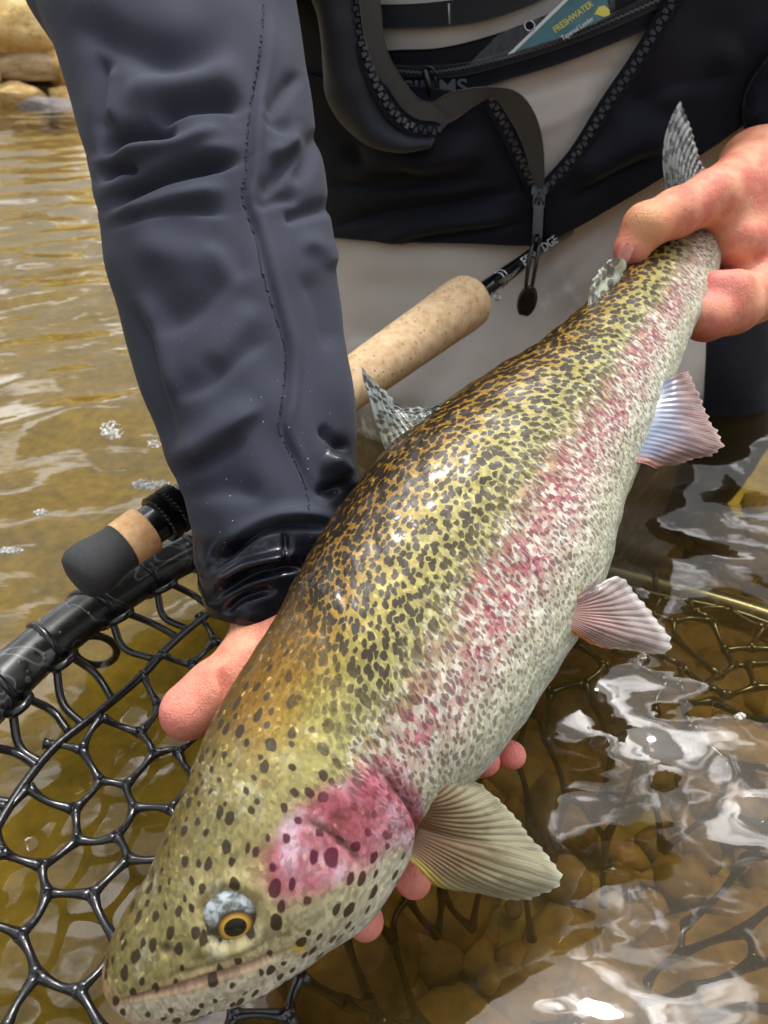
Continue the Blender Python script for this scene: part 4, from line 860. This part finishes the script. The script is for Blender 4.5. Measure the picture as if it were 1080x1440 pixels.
for pts, amp, wa, wb in [
    ([(134, 216), (165, 200), (215, 194), (255, 190)], -.0105, 7, 16), ([(210, 172), (270, 150), (322, 146), (334, 168)], -.0080, 8, 16), ([(148, 296), (200, 262), (260, 241), (345, 224)], -.0110, 7, 18),
    ([(138, 254), (168, 236), (196, 241)], -.0085, 6, 12), ([(140, 275), (200, 252), (262, 226), (346, 210)], .0065, 10, 14), ([(150, 228), (200, 216), (262, 205), (320, 178)], .0050, 10, 16),
    ([(95, 20), (165, 60), (240, 84), (330, 52)], -.0065, 22, 30), ([(132, 60), (136, 110), (138, 170), (142, 205)], -.0060, 8, 22), ([(150, 80), (152, 130), (152, 180)], .0040, 14, 10), ([(150, 322), (235, 296), (330, 300)], -.0035, 5, 14),
    ([(152, 306), (240, 282), (330, 262)], .0040, 12, 14), ([(160, 140), (230, 122), (300, 112), (350, 90)], .0045, 26, 24), ([(376, 166), (398, 134), (424, 100)], -.0040, 8, 14), ([(364, 280), (392, 246), (424, 205)], -.0042, 8, 14), ([(396, 310), (436, 298), (470, 292)], -.0050, 8, 14),
    ([(356, 292), (392, 280), (430, 278)], -.0030, 7, 12), ([(412, 262), (434, 226), (448, 176)], -.0036, 9, 13), ([(366, 160), (400, 180), (440, 190)], -.0030, 10, 14), ([(370, 215), (402, 210), (430, 170)], .0035, 10, 12),
    ([(246, 660), (310, 616), (372, 566)], .0050, 10, 26), ([(240, 676), (300, 642), (350, 610)], -.0035, 12, 18), ([(180, 420), (205, 480), (232, 600), (246, 650)], -.0040, 12, 14), ([(200, 400), (226, 500), (250, 580)], .0030, 14, 16),
    ([(290, 806), (330, 772), (372, 746), (420, 738), (470, 744)], -.0100, 5, 12), ([(300, 790), (345, 756), (400, 728), (470, 728)], .0060, 8, 14), ([(296, 846), (340, 816), (400, 800), (440, 800)], -.0050, 5, 9), ([(300, 828), (345, 796), (420, 776)], .0050, 8, 8),
    ([(306, 884), (335, 846), (392, 828)], -.0035, 5, 8), ([(400, 740), (402, 770), (396, 800)], -.0030, 4, 6), ([(180, 345), (260, 360), (340, 350)], .0025, 26, 26), ([(210, 470), (270, 440), (330, 380)], -.0022, 14, 24), ([(230, 560), (290, 540), (350, 490), (390, 470)], -.0026, 12, 26), ([(420, 380), (450, 430), (470, 500)], -.0026, 12, 18), ([(250, 700), (310, 690), (380, 700)], -.0024, 12, 20), ([(415, 340), (450, 350), (474, 380)], .0026, 12, 16), ([(280, 330), (320, 350), (350, 400)], -.0020, 14, 20), ([(200, 440), (300, 432), (380, 410)], -.0020, 30, 30), ([(290, 520), (330, 480), (360, 420)], .0022, 20, 24),
    (seam, -.0022, 3.0, 3.0), ([(x + 12, y) for x, y in seam], .0014, 6, 6), ([(446, 600), (470, 620), (494, 640)], -.0045, 6, 10), ([(440, 690), (470, 690), (500, 660)], -.0050, 8, 10), ([(452, 640), (476, 655), (498, 690)], .0060, 12, 12)]:
    f += amp * stroke(u, v, pts, wa, wb)
f = 1.3 * f * (fr_ * sstep(1.0, .955, idx / (len(SL) - 1))[:, None]) + .0024 * vnoise(np.stack([u / 210, v / 150], -1), 23, 2) * fr_ + .003 * vnoise(G * 5, 5, 2) * (1 - fr_)
G = G + N * f[..., None]
# cuff mouth turns in
turn = np.stack([G[-1] + (Cn[-1] - G[-1]) * q + Tn[-1] * w_ for q, w_ in ((.05, .003), (.14, .002), (.22, -.004), (.22, -.03))]); G = np.concatenate([G, turn]); u, v, d = proj(G)
wet = np.clip(sstep(735, 765, v) + sstep(1.15, .8, np.hypot((u - 484) / 36, (v - 665) / 60)) * .7, 0, 1); speck = np.exp(-((u - 405) / 60) ** 2 - ((v - 660) / 70) ** 2) + .35 * np.exp(-((u - 330) / 90) ** 2 - ((v - 720) / 50) ** 2) + .16
slv = mesh('jacket_sleeve', G.reshape(-1, 3), gridf(len(G), nt, False, True), M_navy, PERSON, attrs={'wet': ('FLOAT', wet), 'speck': ('FLOAT', speck)}); tag(slv, 'dark blue grey sleeve with creased elbow and wet cuff')
# stitching beside the seam
fu, fv = u[:ns], v[:ns]; msk = np.broadcast_to(np.sin(a) > 0, fu.shape)
mb = MB(); sp_ = even(spline(np.array([(x - 5, y) for x, y in seam], float), 200), 260)
for i in range(0, 258):
    k = np.where(msk, (fu - sp_[i, 0]) ** 2 + (fv - sp_[i, 1]) ** 2, 1e9).argmin(); k2 = np.where(msk, (fu - (.35 * sp_[i, 0] + .65 * sp_[i + 1, 0])) ** 2 + (fv - (.35 * sp_[i, 1] + .65 * sp_[i + 1, 1])) ** 2, 1e9).argmin()
    p0 = G[:ns].reshape(-1, 3)[k] + N.reshape(-1, 3)[k] * .0002; p1 = G[:ns].reshape(-1, 3)[k2] + N.reshape(-1, 3)[k2] * .0002
    if np.linalg.norm(p1 - p0) > .0004: mb.tube([p0, p1], .00045, 5)
mb.build('sleeve_stitching', M_thr, slv)['kind'] = 'stuff'
# --- sleeve of the other arm, its cuff by the wrist
Q2 = spline(np.array([(1128, 160, .675, 88), (1165, 130, .69, 98), (1260, 60, .72, 115), (1400, -40, .78, 125), (1480, -200, .9, 125)], float), 120); C2 = W(Q2[:, 0], Q2[:, 1], Q2[:, 2]); r2 = Q2[:, 3] * Q2[:, 2] / F
mb = MB(); mb.tube(C2, r2, 64, caps=False); T0 = nrm(C2[0] - C2[3]); mb.tube(np.stack([C2[0] + T0 * .0, C2[0] - T0 * .0 + T0 * .002, C2[0] - T0 * .03]), [r2[0], r2[0] * .93, r2[0] * .85], 64, caps=False)
s2 = mb.build('jacket_sleeve', M_navy, PERSON); V2 = np.array([q.co[:] for q in s2.data.vertices]); V2 += np.array([0, -1, .3]) * (.006 * vnoise(V2 * 16, 3, 3))[:, None]; s2.data.vertices.foreach_set('co', V2.ravel().astype(np.float32))
for k_, val in (('wet', .6), ('speck', 0.0)):
    at_ = s2.data.attributes.new(k_, 'FLOAT', 'POINT'); at_.data.foreach_set('value', np.full(len(V2), val, np.float32))
s2['label'] = 'wet dark sleeve above the tail hand'
# upper arms close the jacket to the shoulders
for nm_, pp, rr_ in (('upper_sleeve', [J['shR'] + S([.02, 0, 0]), (J['shR'] + J['elR']) / 2 + S([-.03, 0, -.02]), w1(225, -80, .56), w1(228, -50, .553)], [.10, .088, .074, .070]), ('upper_sleeve', [J['shL'], (J['shL'] + J['elL']) / 2, J['elL'], C2[-30]], [.10, .09, .085, .08])):
    mb = MB(); mb.tube(spline(pp, 40), np.interp(np.linspace(0, 1, 40), np.linspace(0, 1, 4), rr_), 40); mb.build(nm_, M_black, PERSON)
phi, zz = np.meshgrid(np.linspace(-np.pi, np.pi, 120, endpoint=False), np.linspace(.58, .72, 20), indexing='ij')

# ================================================================== LANDING NET
NET = thing('landing_net', (.05, .27, -.1), 'black landing net with a dark patterned hoop and rubber mesh lying in the water', 'net')
hp = spline(np.array([(-.153, .504, .050), (-.212, .430, .050), (-.249, .347, .050), (-.268, .250, .045), (-.252, .120, .03), (-.17, .0, .01), (.05, -.07, -.01), (.28, -.01, -.03), (.43, .15, -.035),
    (.47, .33, -.035), (.40, .49, -.05), (.27, .575, -.05), (.08, .605, -.015), (-.07, .568, .03)], float), 320, closed=True)
n = NT('hoop_carbon'); p = n.pos()
w = n.noise(p, 22, 2, .5, 1.2); lines = n.map(n.m('ABSOLUTE', n.m('SUBTRACT', n.m('FRACT', n.m('MULTIPLY', w, 5.0)), .5)), .03, .10, 1.0, 0.0)
c = n.mix(n.map(n.noise(p, 60, 3), .45, .6), lin(14, 15, 15), lin(46, 49, 48)); c = n.mix(n.m('MULTIPLY', lines, .55), c, lin(104, 108, 106))
drp = n.vor(p, 230, 'F1', 1.0); dm = n.m('MULTIPLY', n.map(drp[0], .42, .22), n.map(n.sep(drp[1])[0], .80, .86))
M_hoop = n.done(n.bsdf(color=c, rough=.34, coat=.5, coatr=.08, normal=n.bump(n.m('ADD', n.m('MULTIPLY', dm, 1.0), n.m('MULTIPLY', n.noise(p, 90, 3), .15)), .5, .0015)))
mb = MB(); mb.tube(hp,   .0168, 28, closed=True); mb.build('hoop', M_hoop, NET)
# rubber mesh: a hexagonal lattice pulled over the bag's shape
n = NT('net_rubber'); p = n.pos(); M_net = n.done(n.bsdf(color=lin(17, 18, 22), rough=.28, coat=.5, coatr=.08, normal=n.bump(n.noise(p, 240, 3), .25, .0008)))
H2 = hp[:, :2]
def inside(P):
    x, y = P[:, 0], P[:, 1]; r = np.zeros(len(P), bool); a = H2; b = np.roll(H2, -1, 0)
    for i in range(len(a)):
        c_ = ((a[i, 1] > y) != (b[i, 1] > y)) & (x < (b[i, 0] - a[i, 0]) * (y - a[i, 1]) / (b[i, 1] - a[i, 1] + 1e-12) + a[i, 0]); r ^= c_
    return r
def hdist(P): return np.min(np.linalg.norm(P[:, None] - H2[None, ::2], axis=2), axis=1)
cell = .0215                                              # side of a hexagon
rt = R(35)
pts = {}; edges = set()
def key(x, y): return (round(x, 2), round(y, 2))
for i in range(-16, 17):
    for j in range(-14, 15):
        cx, cy = math.sqrt(3) * (i + .5 * (j % 2)), 1.5 * j
        cs_ = [key(cx + math.cos(R(30 + 60 * k)), cy + math.sin(R(30 + 60 * k))) for k in range(6)]
        for k in range(6): edges.add(tuple(sorted((cs_[k], cs_[(k + 1) % 6]))))
vk = sorted({q for e in edges for q in e}); ix = {q: i for i, q in enumerate(vk)}
L0 = np.array(vk) * cell * np.array([1.0, 1.08]); P2 = np.stack([L0[:, 0] * math.cos(rt) - L0[:, 1] * math.sin(rt) + .06, L0[:, 0] * math.sin(rt) + L0[:, 1] * math.cos(rt) + .28], -1)
P2 = P2 + rng.normal(size=P2.shape) * .0016 + .006 * np.stack([vnoise(P2 * 7, 41, 2), vnoise(P2 * 7, 42, 2)], -1)
right = sstep(.10, .24, P2[:, 0]); P2 = P2 + (right * .022)[:, None] * np.stack([vnoise(P2 * 10, 43, 2), vnoise(P2 * 10, 44, 2)], -1)
ins = inside(P2); hd_ = hdist(P2); ok = ins & (hd_ > .038)
flo = np.where(P2[:, 0] > .12, .27, .30)
Z = .006 + .010 * vnoise(P2 * 5, 45, 2) * sstep(.04, .1, hd_) - .235 * sstep(flo - .09, flo + .05, hd_) + .020 * sstep(.09, .045, hd_) * (P2[:, 0] < 0) + .003 * right - .030 * right * sstep(.33, .46, P2[:, 1])
ok &= Z > -.17
P3 = np.stack([P2[:, 0], P2[:, 1], Z], -1)
adj = {i: [] for i in range(len(vk))}
E = []
for a_, b_ in edges:
    i, j = ix[a_], ix[b_]
    if ok[i] and ok[j]: E.append((i, j)); adj[i].append(j); adj[j].append(i)
mb = MB()
for i, j in E:
    a0, b0 = P3[i], P3[j]; m = (a0 + b0) / 2 + rng.normal(size=3) * np.array([.0018, .0018, .0008])
    mb.tube(spline([a0, m, b0], 7), [.0042, .0030, .0024, .0022, .0024, .0030, .0042], 7, caps=True)
nb_ = mb.build('mesh_bag', M_net, NET); nb_['kind'] = 'stuff'; nb_['label'] = 'black rubber mesh bag sunk under the fish'
# border cord, and the cord loops that tie it to the hoop
bd = [i for i in range(len(vk)) if ok[i] and 0 < len(adj[i]) < 3 and hd_[i] < .075]
cen = np.array([.06, .28]); Bp = np.stack([P3[i] for i in bd]); an = np.arctan2(Bp[:, 1] - cen[1], Bp[:, 0] - cen[0]); Bp = Bp[np.argsort(an)]
Bp = .5 * Bp + .25 * np.roll(Bp, 1, 0) + .25 * np.roll(Bp, -1, 0)
fine_ = spline(Bp, len(Bp) * 5, closed=True); mb = MB(); mb.tube(fine_, .0030, 8, closed=True); mb.build('border_cord', M_net, NET)
def cordloop(k, reach, sag):
    h0 = hp[k]; tg = nrm(hp[(k + 2) % 320] - hp[k - 2]); j = np.linalg.norm(Bp[:, :2] - h0[:2], axis=1).argmin(); b0 = Bp[j]; inw = b0 - h0; inw[2] = 0; inw = nrm(inw); up = np.array([0, 0, 1.0]); mb = MB()
    mb.tube(spline([h0 + .0165 * (math.cos(t) * inw + math.sin(t) * up) + tg * .004 * math.sin(t * .5) for t in np.linspace(-.3, 2 * np.pi - .3, 20, endpoint=False)], 40, closed=True), .0029, 8, closed=True)   # wrapped on the hoop
    k0 = h0 + inw * .020 - up * .004
    mb.tube(spline([k0 + .0085 * (math.cos(t) * tg + math.sin(t) * nrm(inw + up * .5)) for t in np.linspace(0, 2 * np.pi, 12, endpoint=False)], 30, closed=True), .0028, 8, closed=True)               # knot eye
    for s_ in (-1, 1):
        e_ = b0 + tg * s_ * reach; mb.tube(spline([k0 + tg * s_ * .006, k0 * .6 + e_ * .4 + tg * s_ * .010 - up * sag, e_], 16), .0027, 8)
    mb.build('cord_loop', M_net, NET)
for k in list(range(2, 130, 11)) + list(range(140, 315, 16)): cordloop(k, .013, .006)
# a big slack ring of cord beside the thumb
rc = WZ(np.array(135.), np.array(915.), .02); mb = MB(); ex_, ey_ = nrm(np.array([.75, .5, .5])), nrm(np.array([-.2, -.5, .85]))
mb.tube(spline([rc + .019 * math.cos(t) * ex_ * .62 + .024 * math.sin(t) * ey_ for t in np.linspace(0, 2 * np.pi, 14, endpoint=False)], 48, closed=True), .0030, 8, closed=True); mb.build('cord_ring', M_net, NET)

# ================================================================== FLY ROD
ROD = thing('fly_rod', tuple(w1(300, 670, .52)), 'fly rod with cork grip and black reel seat lying across the lap', 'fishing rod')
rb, re_ = w1(118, 806, .470), w1(672, 414, .700); ax_r = nrm(re_ - rb); Lr = np.linalg.norm(re_ - rb)
def rp(u): # distance along the rod under pixel column u
    t = np.linspace(-.05, .6, 1300); q = rb + t[:, None] * ax_r; return float(np.interp(u, proj(q)[0], t))
n = NT('cork'); p = n.pos(); v = n.vor(n.vm('MULTIPLY', p, (1., 1., 1.)), 260, 'F1', 1.0); pit = n.m('MULTIPLY', n.map(v[0], .34, .22), n.map(n.sep(v[1])[0], .70, .80))
c = n.ramp(n.noise(p, 120, 4, .6), [(.3, lin(196, 160, 118)), (.5, lin(218, 186, 144)), (.7, lin(228, 202, 164))]); c = n.mix(n.m('MULTIPLY', pit, .7), c, lin(150, 106, 66))
M_cork = n.done(n.bsdf(color=c, rough=.8, normal=n.bump(n.m('SUBTRACT', n.noise(p, 500, 3), pit), .35, .0006)))
n = NT('cork_warm'); M_cork2 = n.done(n.bsdf(color=n.ramp(n.noise(n.pos(), 160, 4, .6), [(.3, lin(214, 160, 106)), (.7, lin(238, 196, 146))]), rough=.75))
n = NT('foam_butt'); M_foam = n.done(n.bsdf(color=n.mix(n.noise(n.pos(), 500, 2), lin(44, 45, 47), lin(66, 67, 69)), rough=.85, normal=n.bump(n.noise(n.pos(), 900, 2), .3, .0004)))
n = NT('anodised'); p = n.pos(); M_anod = n.done(n.bsdf(color=lin(17, 17, 20), rough=.3, metal=.4, coat=.4))
n = NT('blank'); M_blank = n.done(n.bsdf(color=lin(13, 16, 16), rough=.18, coat=1.0, coatr=.03))
n = NT('silver_ring'); M_silv = n.done(n.bsdf(color=lin(190, 192, 196), metal=1.0, rough=.2))
def pos_r(t): return rb + ax_r * t
R0 = .0182
def seg(name, t0, t1, prof, mat, k=40):
    mb = MB(); mb.lathe([(t0 + (t1 - t0) * a, r) for a, r in prof], rb, re_, k); return mb.build(name, mat, ROD)
tb, tc1, tc2, tk = rp(112) , rp(172), rp(205), rp(262)
seg('fighting_butt', tb - .004, tc1, [(0, .002), (.0, .010), (.05, .0150), (.18, .0180), (.4, .0186), (.65, .0170), (.86, .0160), (1, .0164)], M_foam)
seg('cork_ring', tc1, tc2, [(0, .0162), (.04, .0166), (.96, .0170), (1, .0166)], M_cork2)
# threaded barrel and knurled locking nuts
th_r = [(tc2 + .0009 * i, .0138 if i % 2 else .0131) for i in range(int((rp(300) - tc2) / .0009))]
mb = MB(); mb.lathe(th_r, rb, re_, 32); mb.build('reel_seat', M_anod, ROD)
def nut(t0, t1):
    mb = MB(); nk = 64; m = 12; ang_ = np.linspace(0, 2 * np.pi, nk, endpoint=False)
    n1 = nrm(np.cross(ax_r, [0, 0, 1.0])); n2 = np.cross(ax_r, n1); V = []
    for i in range(m):
        q = i / (m - 1); r = .0172 + .0006 * np.where((np.arange(nk) + i) % 2, 1, -1) * (0 < i < m - 1) - (.001 if i in (0, m - 1) else 0)
        V.append(pos_r(t0 + (t1 - t0) * q) + np.outer(r * np.cos(ang_), n1) + np.outer(r * np.sin(ang_), n2))
    mb.add(np.vstack(V), [tuple(x) for x in gridf(m, nk, False, True)] + [tuple(range(nk)), tuple(range((m - 1) * nk, m * nk))]); mb.build('locking_nut', M_anod, ROD, smooth=False)
nut(rp(222), rp(236)); nut(rp(239), rp(254))
g0, g1 = rp(330), rp(664)
seg('cork_grip', g0, g1, [(0, .012), (.01, .0175), (.2, .0190), (.5, .0212), (.8, .0240), (.93, .0256), (.975, .0252), (.993, .0225), (1, .0150)], M_cork, 56)
bl0 = rp(660); Lb = .20
mb = MB(); mb.lathe([(bl0, .0098), (bl0 + .010, .0096), (bl0 + .0105, .0084), (bl0 + .06, .0080), (bl0 + Lb, .0070)], rb, re_, 24); mb.build('rod_blank', M_blank, ROD)
for u_ in (700, 704.5):
    t = rp(u_); mb = MB(); mb.lathe([(t, .0084), (t + .0006, .0088), (t + .0012, .0084)], rb, re_, 28); mb.build('trim_band', M_silv, ROD)
t = rp(689); side_ = nrm(np.cross(ax_r, nrm(np.array([0, 0, CAMZ]) - pos_r(t)))); side_ = side_ if side_[2] < 0 else -side_
mb = MB(); cR = pos_r(t) + side_ * .0125; mb.tube([cR + .0036 * (math.cos(q) * side_ + math.sin(q) * ax_r) for q in np.linspace(0, 2 * np.pi, 18, endpoint=False)], .0008, 8, closed=True); mb.build('hook_keeper', M_silv, ROD)
n = NT('rod_print'); M_rp = n.done(n.bsdf(color=lin(196, 198, 200), rough=.4))
def rod_text(body, u_, px):
    cu = bpy.data.curves.new('t', 'FONT'); cu.body = body; cu.size = 1; cu.align_y = 'CENTER'; cu.offset = .015; to = bpy.data.objects.new('t', cu); col.objects.link(to); bpy.context.view_layer.update()
    me = bpy.data.meshes.new_from_object(to.evaluated_get(bpy.context.evaluated_depsgraph_get())); bpy.data.objects.remove(to)
    bm = bmesh.new(); bm.from_mesh(me); bmesh.ops.triangulate(bm, faces=bm.faces); bmesh.ops.subdivide_edges(bm, edges=bm.edges, cuts=2); V = np.array([q.co[:] for q in bm.verts]); bm.verts.index_update(); Fc = [tuple(q.index for q in f.verts) for f in bm.faces]; bm.free()
    t0 = rp(u_); c0_ = pos_r(t0); vw = nrm(np.array([0, 0, CAMZ]) - c0_); vw = nrm(vw - ax_r * (vw @ ax_r)); sd = np.cross(ax_r, vw); sd = sd if sd[2] > 0 else -sd
    rr_ = .0085; h_ = V[:, 1] * px; an_ = h_ / rr_
    P = c0_ + np.outer(V[:, 0] * px * 1.15, ax_r) + rr_ * (np.outer(np.cos(an_), vw) + np.outer(np.sin(an_), sd)); mesh('lettering', P, Fc, M_rp, ROD, smooth=False)
rod_text('ESN', 727, .0125); rod_text('DGE', 755, .0125)

# ================================================================== LEADER PACKET in the chest pocket
PK = thing('leader_packet', tuple(dp(780, 60, .01)), 'clear packet with a teal leader card tucked in the zipped chest pocket', 'packet')
pc = dp(790, 45, .0105); pn = nrm(np.array([0, 0, CAMZ]) - pc + np.array([-.05, 0, .15]))
def pk(u, v, o=0.0):
    r = ray(u, v); cpos = np.array([0, 0, CAMZ]); t = ((pc - cpos) @ pn) / (r @ pn); return cpos + r * np.asarray(t)[..., None] + pn * o
n = NT('teal_card'); p = n.pos(); M_teal = n.done(n.bsdf(color=n.mix(n.noise(p, 60, 3), lin(4, 92, 104), lin(10, 110, 116)), rough=.45, coat=.15))
n = NT('white_card'); M_wc = n.done(n.bsdf(color=lin(226, 226, 224), rough=.4))
n = NT('yellow_print'); M_yp = n.done(n.bsdf(color=lin(232, 222, 60), rough=.4))
n = NT('clear_film'); p = n.pos(); tr = n.n('BsdfTransparent'); n.put(tr.inputs[0], (.92, .92, .93)); gl = n.n('BsdfGlossy'); n.put(gl.inputs['Roughness'], .12); n.put(gl.inputs['Normal'], n.bump(n.noise(p, 70, 3), .4, .002))
mx = n.n('MixShader'); mx.inputs[0].default_value = .03; n.t.links.new(tr.outputs[0], mx.inputs[1]); n.t.links.new(gl.outputs[0], mx.inputs[2]); M_film = n.done(mx.outputs[0])
def poly(name, pts, o, mat, th_=.0005):
    q = np.array(pts, float); T_ = pk(q[:, 0], q[:, 1], o); Bt = T_ - pn * th_; k = len(q); f = [tuple(range(k)), tuple(range(k, 2 * k))[::-1]] + [(i, i + k, (i + 1) % k + k, (i + 1) % k) for i in range(k)]
    return mesh(name, np.vstack([T_, Bt]), f, mat, PK, smooth=False)
card = poly('card', [(722, 74), (812, -14), (848, -30), (858, 22), (800, 49)], .0006, M_teal)
mesh('card_edge', np.vstack([pk(np.array([714., 809., 814., 723.]), np.array([77., -16., -14., 74.]), .0009), pk(np.array([714., 809., 814., 723.]), np.array([77., -16., -14., 74.]), .0003)]), [(0, 1, 2, 3), (4, 7, 6, 5), (0, 4, 5, 1), (1, 5, 6, 2), (2, 6, 7, 3), (3, 7, 4, 0)], M_wc, card, smooth=False)
hole = [(745 + 7 * math.cos(t), 37 + 7 * math.sin(t)) for t in np.linspace(0, 6.283, 24, endpoint=False)]
outer = [(658, 92), (700, 50), (760, -10), (790, -30), (862, -34), (866, 22), (800, 52), (720, 80)]
oq = even(np.array(outer + [outer[0]], float), 25)[:24]; st0 = int(np.argmin(np.abs(np.arctan2(oq[:, 1] - 37, oq[:, 0] - 745)))); oq = np.roll(oq, -st0, 0)
hq = np.array([(745 + 7 * math.cos(t), 37 + 7 * math.sin(t)) for t in np.arctan2(oq[:, 1] - 37, oq[:, 0] - 745)])
Vf = np.vstack([pk(oq[:, 0], oq[:, 1], .0016), pk(hq[:, 0], hq[:, 1], .0016)]); mesh('clear_sleeve', Vf, [(i, (i + 1) % 24, (i + 1) % 24 + 24, i + 24) for i in range(24)], M_film, PK, smooth=False)
mb = MB(); mb.tube(pk(np.array([h_[0] for h_ in hole]), np.array([h_[1] for h_ in hole]), .0018), .0006, 6, closed=True); mb.build('punched_hole', M_silv, PK)
for body_, u_, v_, sz, mt in (('FRESHWATER', 806, 24, 12.5, M_yp), ('Tapered Leader', 812, 40, 9.5, M_wc)):
    text3('lettering', body_, u_, v_, lambda a_, b_: pk(a_, b_, 0.0), (1, -.72 if sz > 10 else -.66), .0014, mt, card, sz, .86, bold=.012)
poly('card_picture', [(836, 20), (842, 10), (850, 8), (857, 14), (858, 21), (850, 24)], .0010, M_yp)

# ================================================================== FOAM on the water, a drop under the fin
n = NT('foam'); p = n.pos(); v = n.vor(p, 330, 'F1', 1.0)
M_fo = n.done(n.bsdf(color=n.mix(n.map(v[0], .2, .5), lin(236, 238, 238), lin(170, 168, 160)), rough=.25, coat=.6, normal=n.bump(v[0], .8, .002)))
def foam(u, v_, wpx, hpx, label, nb, seed):
    g = np.random.default_rng(seed); mb = MB(); c0 = WZ(np.array(float(u)), np.array(float(v_)), .002)
    for k in range(nb):
        r = math.sqrt(g.uniform()); t = g.uniform(0, 6.28); q = WZ(np.array(u + .5 * wpx * r * math.cos(t)), np.array(v_ + .5 * hpx * r * math.sin(t)), .0)
        z0 = wave(q[0:1], q[1:2])[0]; s_ = g.uniform(.0010, .0030) * (1.15 - .4 * r); V, f, _, _ = dome(np.array([q[0], q[1], z0 - .0003]), np.array([0, 0, 1.0]), s_, s_ * .8, 9, 4, np.array([0, 1.0, 0])); mb.add(V, f)
    tag(mb.build('foam_patch', M_fo), label, 'foam')
foam(157, 606, 34, 20, 'small oval clump of white foam floating nearest the sleeve edge', 90, 1)
foam(211, 677, 54, 16, 'long white foam raft floating above the rod butt', 120, 2)
foam(216, 621, 22, 10, 'tiny white foam fleck floating between two larger foam clumps', 30, 3)
foam(56, 711, 20, 8, 'faint speck of foam floating on smooth grey water', 22, 4)
foam(14, 772, 36, 12, 'flat foam patch floating beside the net hoop, level with the rod butt', 70, 5)
foam(1040, 1010, 14, 6, 'speck of foam drifting over the dark sunken net', 14, 6)
n = NT('water_drop'); M_drop = n.done(n.bsdf(color=(1, 1, 1), rough=.0, trans=1.0, ior=1.33))
dc = w1(906, 926, .452); V, Fc = blob(5, 3, 1.0, 0, 0); V = V / np.linalg.norm(V, axis=1, keepdims=True); V = V * np.array([.0042, .0042, .0058]); V[:, :2] *= (1 - .5 * sstep(0, .0058, V[:, 2]))[:, None]
tag(mesh('water_drop', V + dc, Fc, M_drop), 'clear water drop hanging from the pelvic fin tip', 'drop')
